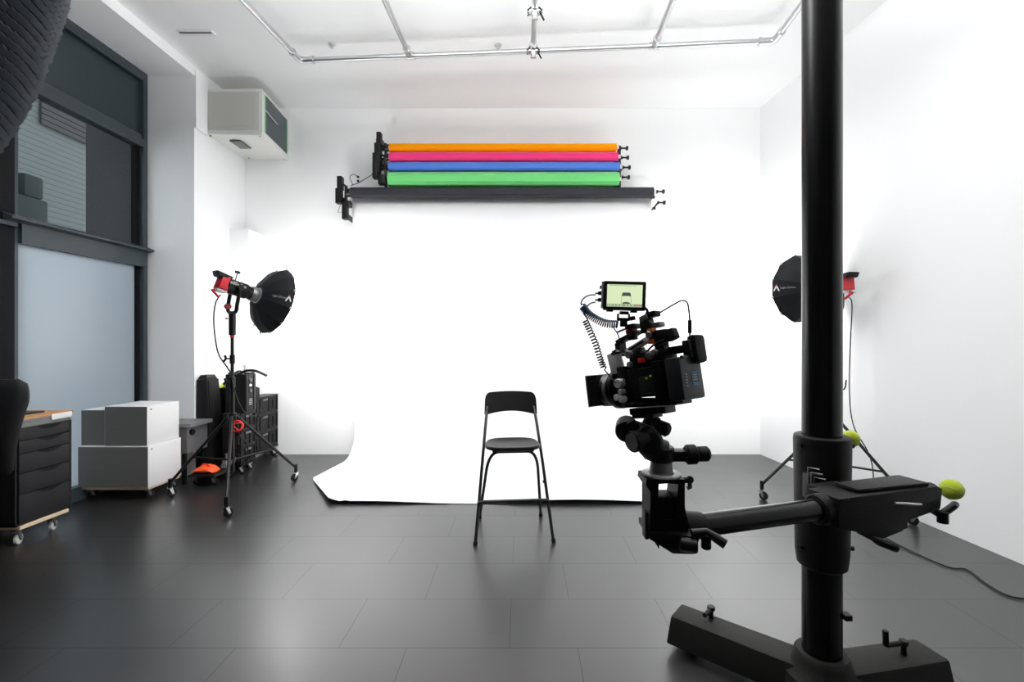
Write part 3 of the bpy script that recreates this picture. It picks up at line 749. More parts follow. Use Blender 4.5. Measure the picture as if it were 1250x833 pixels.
# folding crates
def make_crate(lo, hi, label, group):
    x0,y0,z0 = lo; x1,y1,z1 = hi
    o = thing('folding_crate', label, 'crate', ((x0+x1)/2,(y0+y1)/2,z0), group=group)
    b = MB().box((x0,y0,z1-.022),(x1,y1,z1), bev=.003).box((x0,y0,z0),(x1,y1,z0+.018), bev=.003)
    n = 3
    for i in range(n+1):
        y = y0+(y1-y0-.016)*i/n; b.box((x0,y,z0+.01),(x1,y+.016,z1-.01))
    b.box((x0,y0,z0+.01),(x0+.012,y0+.016,z1-.01)); b.build('frame', CRATE, o)
    p = MB().box((x0+.008,y0+.006,z0+.016),(x1-.010,y1-.006,z1-.02)); p.build('panels', CRATEP, o)
    yc = (y0+y1)/2
    MB().box((x1-.004,yc-.05,z1-.05),(x1+.004,yc+.05,z1-.028), bev=.002).build('latch', GREYM, o)
    q = MB()
    for s in (-1,1): q.box((x1-.006,yc+s*.17-.006,z0+.04),(x1+.003,yc+s*.17+.006,z1-.05), bev=.001)
    q.build('hinge_strips', BLK, o)
    return o
for k, nm in enumerate(('bottom','middle','top')):
    make_crate((-3.155,5.10,.142+k*.202),(-2.98,5.655,.142+k*.202+.200), nm+' black folding crate of the stack nearest the back wall', 'folding crates')
for k, nm in enumerate(('bottom','second','third','top')):
    make_crate((-3.375,5.06,.142+k*.184),(-3.165,5.355,.142+k*.184+.182), nm+' dark crate of the stack topped with yellow straps', 'folding crates')
for k, nm in enumerate(('bottom','middle','top')):
    make_crate((-3.10,4.78,.112+k*.176),(-2.90,5.04,.112+k*.176+.174), nm+' dark crate below the battery block', 'folding crates')
o = thing('crate_dolly', 'black wheeled frame under the crate stacks', 'dolly', (-3.1,5.3,0))
MB().box((-3.375,5.065,.115),(-2.975,5.655,.139), bev=.004).build('frame', BLK, o)
for x, y in ((-3.02,5.12),(-3.02,5.60),(-3.33,5.12),(-3.33,5.60)): caster(o, (x,y,0), .042, .9, fork=STEEL, top=.116)
o = thing('crate_dolly', 'low black wheeled frame under the battery block crates', 'dolly', (-3.0,4.9,0))
MB().box((-3.10,4.785,.088),(-2.90,5.035,.110), bev=.004).build('frame', BLK, o)
for x, y in ((-2.94,4.83),(-2.94,4.99),(-3.06,4.83),(-3.06,4.99)): caster(o, (x,y,0), .033, .9, fork=STEEL, top=.09)
o = thing('strap_heap', 'yellow-green straps heaped on the dark crate stack', 'straps', (-3.27,5.2,.877))
for i in range(5):
    cx_ = -3.33+i*.028; yy_ = 5.10+(i%3)*.07
    MB().tube([V((cx_+.035*math.cos(a), yy_+.03*math.sin(a), .892+.012*math.sin(2*a+i)+.006*i)) for a in [k*2*PI/16 for k in range(16)]], .010, n=8, closed=True).build('strap', YEL, o)
o = thing('battery_block', 'black upright power pack with a white lamp on top of the dark crates', 'power pack', (-2.98,4.9,.64))
MB().box((-3.075,4.80,.642),(-2.865,4.99,1.045), bev=.008).build('housing', BLK, o)
b = MB().box((-2.868,4.81,.66),(-2.86,4.83,1.03), bev=.002).box((-2.868,4.94,.66),(-2.86,4.975,1.03), bev=.002); b.build('rails', BLKM, o)
for z in (.98, .87): MB().cyl((-2.866,4.88,z),(-2.852,4.88,z),.018,n=14).build('socket', GREYM, o)
MB().cyl((-2.866,4.885,.925),(-2.858,4.885,.925),.012,n=14).build('status_light', LED, o)
b = MB()
for i in range(4): b.box((-2.866,4.86,.72+i*.018),(-2.8635,4.92,.73+i*.018))
b.build('printed_lines', GLET, o)
MB().tube(arc((-2.99,4.81,1.045),(-2.99,4.89,1.10),(-2.99,4.98,1.045)), .010, n=10).build('handle', BLK, o)
for x in (-2.88,-3.05): MB().box((x-.012,4.82,1.045),(x+.012,4.97,1.062), bev=.003).build('top_rail', BLK, o)
MB().cyl((-2.96,4.95,1.04),(-2.96,4.95,1.12),.012,n=12).cyl((-2.96,4.95,1.12),(-2.96,4.95,1.135),.018,n=12).build('spigot', LGREY, o)
tag(MB().tube(spline([P(290,458,4.7),P(300,453,4.72),P(312,453,4.72),P(326,459,4.75)]), .013, n=10).build('boom_handle', BLK), 'curved black grip bar over the power pack', 'grip bar')
tag(MB().box((-3.13,5.12,.750),(-3.00,5.30,.86), bev=.006).box((-3.12,5.14,.86),(-3.01,5.28,.868),bev=.002).build('small_case', CRATEP), 'small black case on the top crate by the wall', 'case')
b = MB().tube([V((-2.52+.05*math.cos(a), 4.09+.015*math.sin(a), .64+.045*math.sin(a))) for a in [k*2*PI/20 for k in range(20)]], .007, n=8, closed=True)
b.tube([V((-2.50+.038*math.cos(a), 4.085+.02*math.sin(2*a), .635+.035*math.sin(a))) for a in [k*2*PI/20 for k in range(20)]], .006, n=8, closed=True)
tag(b.build('cable_tie_loop', REDB), 'red cord loop hanging on the left light stand', 'cord')
b = MB().tube(spline([P(283,458,4.13),P(287,480,4.10),P(298,503,4.15),P(312,508,4.3),P(318,500,4.4),P(311,515,4.4),P(300,520,4.3),P(291,505,4.14)]), .005, n=6)
b.tube(spline([P(287,508,4.10),P(292,530,4.2),P(300,540,4.45),P(303,553,4.6),P(301,566,4.75)]), .006, n=6)
tag(b.build('coiled_cable', BLK), 'black cables looped around the left light stand at crate height', 'cable')

# office chair, cut by the left edge
cc = V((-3.03,2.60,0))
o = thing('office_chair', 'black office chair cut off by the left edge of the photo', 'chair', cc)
rows = []
for i in range(21):
    t = i/20; z = .66+.53*t; w_ = .24+.11*min(1,t*1.3); w_ = w_*(1-.06*max(0,(t-.85)/.15)**2); r = []
    th = .030+.02*math.sin(PI*t)
    if i in (0,20): th = .012; w_ *= .95
    for k in range(24):
        a = 2*PI*k/24; x_, y_ = sq(a, w_, th, 3.5); r.append(cc+V((x_, -.10-.05*t+y_+.05*(x_/.3)**2-.03*math.sin(PI*t), z)))
    rows.append(r)
b = MB().grid(rows, closed=True); b._add(rows[0], [tuple(range(24))]); b._add(rows[-1], [tuple(range(24))]); b.build('backrest', mat('black chair fabric',(.006,.0065,.0075),.6,spec=.3,bump=.3,bscale=400), o)
rows = []
for f, z in ((.9,.45),(1,.47),(1,.50),(.9,.52),(.4,.515),(.01,.515)):
    rows.append([cc+V((lambda q: (q[0]-.44, q[1]+.06, z))(sq(2*PI*k/24, .24*f, .24*f, 3.5))) for k in range(24)])
b = MB().grid(rows, closed=True); b._add(rows[0], [tuple(range(24))]); b.build('seat', MATS['black chair fabric'], o)
MB().tube([cc+V((-.40,.06,.44)), cc+V((-.12,-.05,.46)), cc+V((-.03,-.06,.58)), cc+V((-.03,-.08,.72))], .022, n=12).build('back_support', BLK, o)
MB().cyl(cc+V((-.42,.06,.10)), cc+V((-.42,.06,.46)), .028, n=18).build('gas_column', BLKM, o)
for k in range(5):
    a = 2*PI*k/5+.95; e = cc+V((-.42+.25*math.cos(a),.06+.25*math.sin(a),.085)); MB().tube([cc+V((-.42,.06,.12)), e], [.028,.016], n=10).build('leg', BLK, o)
    caster(o, (e.x,e.y,0), .026, a, fork=BLK, top=.075)

# textured hanging shade, upper left
ax_, ay_ = -2.048, 1.381
o = thing('scaled_lampshade', 'large dark textured shade hanging in the upper left corner', 'lampshade', (ax_,ay_,1.80))
pz = [(1.80,.04),(1.84,.12),(1.95,.225),(2.02,.275),(2.09,.318),(2.2,.360),(2.34,.405),(2.5,.443),(2.635,.472),(2.8,.50),(2.95,.51),(3.05,.50),(3.13,.46),(3.15,.40)]
def rad(z):
    for (a, r), (b_, s_) in zip(pz, pz[1:]):
        if a <= z <= b_: return r+(s_-r)*(z-a)/(b_-a)
    return pz[-1][1] if z > 3 else pz[0][1]
MB().lathe((ax_,ay_,0), (0,0,1), pz, n=48).build('inner_shell', BLACKW, o)
sc = MB(); z = 1.83; row = 0
while z < 3.08:
    r = rad(z); n = max(12, int(2*PI*r/.030)); dz = .032
    for k in range(n):
        a = 2*PI*(k+.5*(row%2))/n; jj = .006*random.random()
        ca, sa = math.cos(a), math.sin(a); w_ = PI/n*.78
        def q(da, zz_, e): rr2 = rad(min(3.14,max(1.81,zz_)))+e; return V((ax_+rr2*math.cos(a+da), ay_+rr2*math.sin(a+da), zz_))
        tip = q(0, z-.010, .018+jj)
        sc._add([q(-w_, z+.004, .004), tip, q(w_, z+.004, .004), q(w_*.55, z+dz, .002), q(-w_*.55, z+dz, .002), q(0,z+.008,.024+jj)],
                [(0,1,5),(1,2,5),(2,3,5),(3,4,5),(4,0,5)])
    z += .030; row += 1
sc.build('scales', SHADE, o, fix=False)
MB().cyl((ax_,ay_,3.14),(ax_,ay_,ZC-.02),.012,n=10).cyl((ax_,ay_,ZC-.03),(ax_,ay_,ZC-.001),.05,n=18).build('suspension_rod', BLKM, o)

# ------------------------------------------------------------------ camera stand
XC, YC_ = 1.147, 1.77
o = thing('camera_stand', 'tall black column camera stand with a heavy floor base', 'camera stand', (XC,YC_,0))
MB().cyl((XC,YC_,.12),(XC,YC_,3.4),.067,n=64).build('column', GLOSS, o)
MB().lathe((XC,YC_,0), (0,0,1), [(.03,.135),(.05,.14),(.13,.13),(.15,.108),(.19,.096),(.205,.092),(.212,.086),(.212,.068)], n=48).build('base_boss', FOOTM, o)
def foot(p_end, w0, w1, h, name='base_leg'):
    a = V((XC,YC_,0)); e = V((p_end[0],p_end[1],0)); d = (e-a).normalized(); s = V((-d.y,d.x,0)); z0 = .035
    b_ = MB().hexa([a+s*w0+V((0,0,z0)), a-s*w0+V((0,0,z0)), e-s*w1+V((0,0,z0)), e+s*w1+V((0,0,z0)), a+s*w0*.82+V((0,0,h)), a-s*w0*.82+V((0,0,h)), e-d*.015-s*w1*.8+V((0,0,h)), e-d*.015+s*w1*.8+V((0,0,h))], bev=.012)
    lg = b_.build(name, FOOTM, o)
    c_ = a.lerp(e, .86)
    MB().lathe(c_, (0,0,1), [(0,.025),(.01,.03),(.036,.03)], n=20).build('floor_pad', RUB, lg)
    return d, s, e
d1, s1, e1 = foot((.700,2.145), .085, .082, .158)
d2, s2, e2 = foot((1.665,1.865), .090, .085, .158)
foot((1.16,1.05), .085, .08, .15)
# levelling cranks
c_ = P(868,755,2.04); c_.z = .158
c_ = V(((868-CX)*2.07/FPX, 2.07, .158))
MB().cyl(c_, c_+V((0,0,.045)), .010, n=14).cyl(c_+V((0,0,.035)), c_+V((0,0,.052)), .017, n=16, bev=.002).tube([c_+V((0,0,.04)), c_+V((-.045,-.04,.034))], .010, n=10).build('levelling_crank', BLK, o)
c_ = V(((1103-CX)*1.83/FPX, 1.83, .158))
MB().cyl(c_, c_+V((0,0,.045)), .010, n=14).cyl(c_+V((0,0,.038)), c_+V((0,0,.056)), .016, n=16, bev=.002).tube([c_+V((0,0,.045)), c_+V((-.075,-.01,.042))], .010, n=10).build('levelling_crank', BLK, o)
MB().cyl(c_+V((-.078,-.01,.04)), c_+V((-.080,-.01,.10)), .011, n=14, bev=.002).build('crank_grip', BLK, o)
MB().box((XC+.05,YC_-.06,.36),(XC+.075,YC_-.03,.38)).build('stop_screw', BLK, o)
# sleeve
zs0, zs1 = P(0,706,1.66).z, P(0,527,1.66).z-.035
MB().lathe((XC,YC_,0), (0,0,1), [(zs0-.01,.072),(zs0,.084),(zs0+.05,.090),(zs1-.02,.096),(zs1-.004,.094),(zs1,.088),(zs1,.067)], n=48).build('sleeve', CAST, o)
for z in (zs1-.035, zs0+.07):
    for a in (-2.9, -.3): MB().cyl((XC+.085*math.cos(a),YC_+.085*math.sin(a),z),(XC+.105*math.cos(a),YC_+.105*math.sin(a),z),.009,n=12).build('sleeve_bolt', BLKM, o)
# arm
AL, AR = P(838,641,1.25), P(1143,596,1.545)
AL.z = AR.z = .895
AL = V((.430,1.252,.892)); AR = V((1.375,1.535,.892))
ad = (AR-AL).normalized(); an = V((-ad.y,ad.x,0))
if an.y < 0: an = -an
MB().cyl(AL, AL+(AR-AL)*.97, .031, n=40).build('cross_arm', GLOSS, o)
M_ = Matrix.Translation(AL) @ Matrix(((ad.x,an.x,0,0),(ad.y,an.y,0,0),(0,0,1,0),(0,0,0,1)))
def la(x, y, z): return M_ @ V((x,y,z))
Lt = (AR-AL).length
# carriage casting
b = MB().prism([la(.50,-.05,.045), la(.50,-.05,-.045), la(.57,-.05,-.06), la(.67,-.05,-.095), la(.76,-.05,-.080), la(.79,-.05,-.050), la(.925,-.05,-.030), la(.935,-.05,.035), la(.91,-.05,.045)], an*.105, bev=.006)
b.prism([la(.63,.045,.012), la(.63,.045,-.085), la(.76,.045,-.085), la(.76,.045,.012)], an*.13, bev=.006)
b.build('carriage', CAST, o)
MB().cyl(la(.47,0,0), la(.52,0,0), .045, n=32, bev=.004).build('arm_collar', CAST, o)
MB().prism([la(.60,-.03,.046), la(.88,-.045,.046), la(.88,.045,.046), la(.60,.045,.046)], V((0,0,.012)), bev=.003).build('top_plate', CAST, o)
MB().tube([la(.72,-.052,.012), la(.80,-.075,.006), ], .004, n=8).build('pointer_rod', STEEL, o)
MB().cyl(la(.93,0,.01), la(.965,0,.01), .028, n=20, bev=.004).build('end_cap', CAST, o)
b = MB().tube([la(.90,-.04,-.03), la(.93,-.05,-.05)], .012, n=10).tube([la(.93,-.05,-.045), la(.965,-.06,-.02), la(.99,-.05,-.02)], .011, n=10).cyl(la(.925,-.055,-.035), la(.925,-.055,-.07), .015, n=12)
b.build('clamp_lever', BLK, o)
MB().tube([la(.60,-.03,-.068), la(.64,-.05,-.090)], .007, n=8).tube([la(.635,-.05,-.088), la(.65,-.055,-.095), la(.700,-.07,-.115)], [.008,.0125,.0125], n=12).build('clamp_handle', BLK, o)
MB().cyl(la(.76,-.03,-.068), la(.79,-.03,-.068), .015, n=14, bev=.003).build('lock_knob', BLK, o)
# hex keys in a holder on the sleeve
hk = MB()
for i, (dx, l) in enumerate(((0,.10),(.012,.085),(.022,.07))):
    x_ = XC-.112+dx; y_ = YC_-.095; hk.tube([V((x_,y_,.93-.10-l*.2)), V((x_,y_,.94-i*.018)), V((x_+.035,y_-.01,.935-i*.018))], .0022, n=6)
hk.build('hex_keys', STEEL, o)
MB().box((XC-.105,YC_-.09,.82),(XC-.055,YC_-.05,.91), bev=.003).build('key_holder', BLK, o)
# left end bracket
Xb, Yb2 = .372, 1.235
b = MB().box((Xb-.038,Yb2-.038,.88),(Xb+.048,Yb2+.045,.935), bev=.004)
b.build('upright_foot', CAST, o)
u = MB()
u.prism([V((Xb-.050,Yb2-.04,1.040)), V((Xb-.052,Yb2-.04,1.025)), V((Xb-.040,Yb2-.04,1.008)), V((Xb-.040,Yb2-.04,.905)), V((Xb-.018,Yb2-.04,.86)), V((Xb-.010,Yb2-.04,.94)), V((Xb-.020,Yb2-.04,1.00)), V((Xb-.018,Yb2-.04,1.028)), V((Xb+.005,Yb2-.04,1.030)),
         V((Xb+.032,Yb2-.04,1.028)), V((Xb+.030,Yb2-.04,.995)), V((Xb+.022,Yb2-.04,.93)), V((Xb+.060,Yb2-.04,.88)), V((Xb+.056,Yb2-.04,.93)), V((Xb+.049,Yb2-.04,.97)), V((Xb+.049,Yb2-.04,1.04))], (0,.085,0))
u.build('upright_bracket', CAST, o)
MB().box((Xb-.022,Yb2-.035,.90),(Xb+.028,Yb2+.035,.992), bev=.008).build('upright_web', CAST, o)
MB().box((Xb-.054,Yb2-.042,.885),(Xb-.044,Yb2-.01,.955), bev=.003).build('side_plate', CAST, o)
MB().prism([V((Xb-.045,Yb2-.045,.905)), V((Xb-.045,Yb2-.045,.888)), V((Xb+.005,Yb2-.08,.866)), V((Xb+.060,Yb2-.08,.864)), V((Xb+.078,Yb2-.07,.905))], (.0,.11,.0), bev=.004).build('clamp_body', CAST, o)
MB().cyl(V((Xb+.05,Yb2+.012,.905)), la(.06,0,0), .036, n=32, bev=.004).build('arm_clamp', CAST, o)
b = MB().cyl((Xb+.015,Yb2-.10,.900),(Xb+.055,Yb2-.11,.898),.017,n=18,bev=.003); b.build('clamp_screw', BLK, o)
b = MB().tube([V((Xb+.045,Yb2-.10,.925)), V((Xb+.08,Yb2-.10,.930)), V((Xb+.098,Yb2-.11,.920)), V((Xb+.118,Yb2-.12,.908))], [.011,.009,.011,.012], n=12).cyl((Xb+.08,Yb2-.10,.925),(Xb+.08,Yb2-.10,.888),.012,n=12,bev=.003)
b.build('clamp_lever', BLK, o)
b = MB().cyl((Xb+.045,Yb2,1.025),(Xb+.075,Yb2,1.027),.008,n=12).cyl((Xb+.075,Yb2-.004,1.028),(Xb+.078,Yb2+.004,1.028),.010,n=12).tube([V((Xb+.075,Yb2,1.030)),V((Xb+.073,Yb2-.01,1.010)),V((Xb+.066,Yb2-.01,1.008))],.006,n=8)
b.build('side_knob', BLK, o)

# tennis balls
def tennis(c, r, label, rot):
    o = thing('tennis_ball', label, 'tennis ball', V(c)-V((0,0,r)), group='tennis balls stuck on the camera stand')
    MB().ball(c, r, seg=32).build('felt', BALL, o)
    pts = []
    for k in range(60):
        t = 2*PI*k/60; a, b_ = .75, .25
        q = V((a*math.cos(t)+b_*math.cos(3*t), a*math.sin(t)-b_*math.sin(3*t), 2*math.sqrt(a*b_)*math.sin(2*t))); q.normalize()
        pts.append(V(c)+(Euler(rot).to_matrix() @ q)*(r*1.0))
    MB().tube(pts, .0011, n=5, closed=True).build('seam', BALLW, o)
cb = AR+ad*.072+V((0,0,.006)); tennis(cb, .0335, 'yellow-green tennis ball on the right tip of the cross arm', (1.2,.3,0))
p_ = P(1038,536,1.86); tennis((p_.x,1.86,p_.z), .0335, 'yellow-green tennis ball half hidden behind the column sleeve', (.3,1.2,.5))
MB().cyl((XC+.08,YC_+.05,p_.z),(p_.x-.02,1.855,p_.z),.010,n=10).build('rear_bolt', BLKM, o)

# ------------------------------------------------------------------ head between the arm and the camera
H = thing('geared_head', 'black geared tripod head carrying the cinema camera', 'tripod head', (Xb,Yb2,1.04))
ZD = 1.042
MB().lathe((Xb,Yb2,ZD), (0,0,1), [(0,.050),(.004,.051),(.006,.049)], n=40).build('base_disc', LGREY, H)
MB().lathe((Xb,Yb2,ZD+.006), (0,0,1), [(0,.034),(.004,.030),(.028,.028),(.032,.026)], n=36).build('neck', GREYM, H)
zb = P(0,553,Yb2).z
b = MB().cyl((Xb,Yb2,zb-.022),(Xb,Yb2,zb+.018),.034,n=32,bev=.004).box((Xb-.025,Yb2-.025,zb-.02),(Xb+.075,Yb2+.02,zb+.010), bev=.010)
b.build('pan_housing', BLK, H)
a0 = V((Xb+.06,Yb2-.01,zb-.003))
MB().cyl(a0, a0+V((.032,0,.002)), .026, n=28, bev=.006).build('pan_ring', RUB, H)
MB().cyl(a0+V((.03,0,.002)), a0+V((.064,0,.003)), .020, n=28, bev=.006).build('pan_knob', RUB, H)
b = MB().tube([V((Xb+.005,Yb2,zb)), P(798,548,Yb2), P(790,536,Yb2), P(782,526,Yb2)], [.034,.036,.040,.036], n=24).cyl(P(793,541,Yb2-.04),P(793,541,Yb2+.04),.034,n=28,bev=.006)
b.build('knuckle', BLK, H)
MB().cyl(P(772,528,Yb2+.035), P(790,535,Yb2-.03), .034, n=32, bev=.003).build('tilt_housing', BLK, H)
c0 = P(771,540,Yb2-.035)
dr = V((-.85,-.50,-.12)).normalized()
MB().cyl(c0-dr*.075, c0, .028, n=32, bev=.002).build('roll_housing', BLK, H)
MB().cyl(c0-dr*.002, c0+dr*.002, .0225, n=32).build('end_cap', GREYM, H)
k0 = P(794,516,Yb2+.02); k1 = P(804,521,Yb2+.01); k2 = P(817,526,Yb2-.01)
MB().cyl(P(786,512,Yb2+.02), k1, .022, n=28, bev=.006).build('tilt_ring', RUB, H)
MB().cyl(k1-(k2-k1)*.5, k2, .019, n=28, bev=.006).build('tilt_knob', RUB, H)
MB().prism([P(775,515,Yb2+.04),P(772,531,Yb2+.04),P(760,524,Yb2+.04),P(758,512,Yb2+.04),P(766,507,Yb2+.04)], (0,-.07,0), bev=.005).build('tilt_cheek', BLK, H)
MB().cyl(P(765,520,Yb2+.05), P(765,527,Yb2-.02), .030, n=24, bev=.004).build('side_drum', BLK, H)
# ------------------------------------------------------------------ camera (own frame)
C0 = V((.372,1.235,0)); ang = math.radians(9)
u_ = V((.64,-.768,0)).normalized(); n_ = V((-u_.y*-1*-1, 0, 0)); n_ = V((u_.y, -u_.x, 0))     # towards the viewer's side
if n_.y > 0: n_ = -n_
ub = u_*math.cos(ang)+V((0,0,math.sin(ang))); zc_ = n_.cross(ub); 
if zc_.z < 0: zc_ = -zc_
RM = Matrix((ub, n_, zc_)).transposed()
O3 = V((0,0,EYE))
def cp(px, py, b=0.):
    d = V(((px-CX)/FPX, 1, -(py-CY)/FPX)); base = C0+V((0,0,0))
    # base at height where the plane passes: solve O + t d = base + ub*a + n*b + zc*c
    Mx = Matrix((ub, zc_, -d)).transposed(); s = Mx.inverted() @ (O3-base-n_*b)
    return base+ub*s[0]+n_*b+zc_*s[1]
def cb_(mb, px, py, b, size, bev=.003, m=None, rot=0):
    c = cp(px, py, b); R4 = RM.to_4x4()
    M = Matrix.Translation(c) @ R4
    if rot: M = M @ Matrix.Rotation(rot, 4, 'Y')
    l, w_, h = [q/2 for q in size]; mb.box((-l,-w_,-h),(l,w_,h), m, bev, M); return mb
K = thing('cinema_camera', 'black rigged cinema camera with matte box and top handle on the head', 'camera', cp(795,490))
cb_(MB(), 796,501,0,(.115,.05,.018)).build('quick_release_plate', BLKM, H)
cb_(MB(), 790,507,0,(.07,.045,.014)).build('head_plate', BLKM, H)
b = cb_(MB(), 802,493,0,(.165,.075,.010)); b.build('base_plate', BLKM, K)
for i in range(8): pass
cb_(MB(), 797,466,0,(.125,.085,.078), .006).build('camera_body', BLK, K)
cb_(MB(), 792,470,.045,(.055,.008,.045), .003).build('side_screen', mat('dark green grey screen',(.02,.028,.024),.3), K)
b = MB()
for px, py in ((789,462),(794,459)): cb_(b, px, py, .052, (.006,.002,.005), 0)
b.build('status_marks', YEL, K)
cb_(MB(), 772,466,0,(.03,.092,.088), .004).build('front_plate', BLKM, K)
# lens
a = cp(771,474); l1 = cp(752,475.5); dl = (l1-a).normalized()
MB().lathe(a, dl, [(0,.040),(.012,.047),(.016,.044),(.03,.044),(.033,.056),(.048,.056),(.056,.045),(.075,.045),(.08,.048),(.10,.048),(.11,.040),(.13,.040)], n=48).build('lens', BLKM, K)
MB().lathe(a+dl*.060, dl, [(0,.0455),(.012,.0455)], n=48).build('focus_ring', GREYM, K)
MB().lathe(a+dl*.104, dl, [(0,.043),(.006,.043)], n=48).build('front_ring', LGREY, K)
b = MB()
for px, py, r in ((759,468,.013),(762,478,.008),(757,485,.009),(763,487,.009)):
    c = cp(px, py, .045); b.cyl(c, c+n_*.02, r, n=18, bev=.002)
cb_(b, 759,467,.045,(.026,.02,.018),.003); b.build('lens_motor', LGREY, K)
c = cp(737,476)
b = MB(); M = Matrix.Translation(c) @ RM.to_4x4()
b.box((-.020,-.048,-.045),(.020,.048,.045), None, .003, M); b.build('matte_box', BLK, K)
b = MB().box((-.024,-.050,-.047),(-.020,.050,.047), None, .001, M); b.build('matte_box_frame', GREYM, K)
for s in (-1,1):
    p0_ = cp(745,489,s*.03); p1_ = cp(835,489,s*.03); MB().cyl(p0_, p1_, .0075, n=14).build('support_rod', BLKM, K)
# rear: battery plate and battery
cb_(MB(), 816,463,0,(.03,.10,.098), .004).build('battery_plate', BLKM, K)
b = cb_(MB(), 836,462,0,(.045,.100,.108), .007); bat = b.build('battery', mat('battery plastic',(.012,.014,.017),.45), K)
cc_ = cp(836,462,0); fr_ = cc_+ub*.0235
rt_ = -n_ if (-n_).x > 0 else n_
lb = MB()
def fb(x, z): return fr_+rt_*x+zc_*z
for (x0_,x1_,z0_,z1_) in ((-.004,.026,.010,.016),(-.004,.026,-.020,-.012),(.024,.028,-.015,.012),(-.006,-.002,-.015,.012)):
    lb.prism([fb(x0_,z0_),fb(x1_,z0_),fb(x1_,z1_),fb(x0_,z1_)], ub*.0006)
lb.build('label_print', BLULET, bat)
lb = MB()
for i in range(3): lb.prism([fb(0,-.007+i*.006),fb(.020,-.007+i*.006),fb(.020,-.004+i*.006),fb(0,-.004+i*.006)], ub*.0006)
lb.build('label_print', GLET, bat)
lb = MB()
for i in range(5): lb.prism([fb(-.034,-.02+i*.007),fb(-.028,-.02+i*.007),fb(-.028,-.017+i*.007),fb(-.034,-.017+i*.007)], ub*.0006)
lb.build('label_print', GLET, bat)
MB().tube([fb(-.042,.053), fb(.042,.053)], .004, n=8).build('battery_latch', BLKM, bat)
# rear viewfinder / wireless unit
b = cb_(MB(), 851,426,-.03,(.028,.05,.074), .012); b.build('eyecup', RUB, K)
b = cb_(MB(), 842,426,-.01,(.022,.035,.045), .004); b.build('wireless_module', BLK, K)
b = cb_(MB(), 829,427,-.01,(.05,.03,.020), .003); b.build('rear_arm', BLK, K)
cb_(MB(), 804,438,0,(.08,.06,.045), .006).build('top_module', BLK, K)
cb_(MB(), 781,440,.01,(.035,.05,.055), .005).build('front_module', BLK, K)
b = cb_(MB(), 783,440,.045,(.016,.012,.012), .002); b.build('red_lever', REDB, K)
for px, py, r in ((770,433,.011),(771,445,.008),(795,434,.010),(801,430,.008)):
    c = cp(px,py,.04); MB().cyl(c, c+n_*.014, r, n=16, bev=.002).build('knob', GREYM, K)
# silver filter / video unit at front
b = cb_(MB(), 752,443,.03,(.042,.016,.058), .003, rot=-.15); b.build('wireless_receiver', LGREY, K)
b = cb_(MB(), 754,431,.03,(.035,.02,.006), .002); b.tube([cp(748,430,.03),cp(752,428,.03),cp(757,430,.03)],.004,n=8); b.build('receiver_clip', BLKM, K)
cb_(MB(), 760,452,.02,(.05,.02,.010), .002, rot=.5*0).build('receiver_bracket', GREYM, K)
# handle
h0, h1 = cp(766,430,.01), cp(794,413,.01)
hd_ = (h1-h0).normalized()
def bar(mb, p, q, w_, h_, bev=.002):
    p, q = V(p), V(q); d = (q-p).normalized(); s = n_; up2 = d.cross(s).normalized()
    v = [p-s*w_-up2*h_, p+s*w_-up2*h_, q+s*w_-up2*h_, q-s*w_-up2*h_, p-s*w_+up2*h_, p+s*w_+up2*h_, q+s*w_+up2*h_, q-s*w_+up2*h_]
    mb.hexa(v, None, bev); return mb
bar(MB(), h0, h1, .010, .008).build('handle_rail', LGREY, K)
q_ = MB(); up3 = hd_.cross(n_).normalized()
bar(q_, h0+(h1-h0)*.15+n_*.0105, h0+(h1-h0)*.8+n_*.0105, .0006, .003, 0).build('rail_marking', BLK, K)
bar(MB(), cp(794,412,.0), cp(820,409,.0), .018, .017, .008).build('handle_grip', RUB, K)
bar(MB(), cp(818,402,.0), cp(823,415,.0), .014, .013, .006).build('handle_end', RUB, K)
for px, py in ((795,404),(796,417)): 
    bar(MB(), cp(px-3,py+1,.012), cp(px+4,py-1,.012), .010, .006, .003).build('orange_accent', ORGM, K)
c = cp(793,409,.02); MB().cyl(c, c+n_*.008, .009, n=20, bev=.001).build('rosette', STEEL, K)
b = MB(); bar(b, cp(780,425,0), cp(786,452,0), .012, .012); bar(b, cp(806,415,0), cp(812,440,0), .014, .014); b.build('handle_posts', BLK, K)
# boxes on the handle
cb_(MB(), 790,398,0,(.030,.028,.040), .004).build('power_splitter', BLK, K)
cb_(MB(), 798,398,-.01,(.055,.03,.014), .004).build('handle_extension', GREYM, K)
cb_(MB(), 797,384,-.005,(.030,.03,.016), .003).build('audio_adaptor', BLK, K)
c = cp(785,389,.012); bar(MB(), cp(781,391,.012), cp(790,386,.012), .003, .008, .003).build('grey_side_plate', GREYM, K)
cb_(MB(), 773,399,0,(.030,.04,.014), .003).build('cold_shoe', BLK, K)
cb_(MB(), 771,405,0,(.024,.025,.012), .002).build('red_clamp', RED, K)
cb_(MB(), 772,411,0,(.022,.022,.020), .003).build('shoe_post', BLK, K)
bar(MB(), cp(756,418,.0), cp(780,405,.0), .018, .005).build('front_arm', BLK, K)
bar(MB(), cp(753,406,.01), cp(771,399,.01), .003, .003, .001).build('thin_rod', STEEL, K)
cb_(MB(), 758,427,.0,(.02,.03,.04), .003).build('front_post', BLK, K)
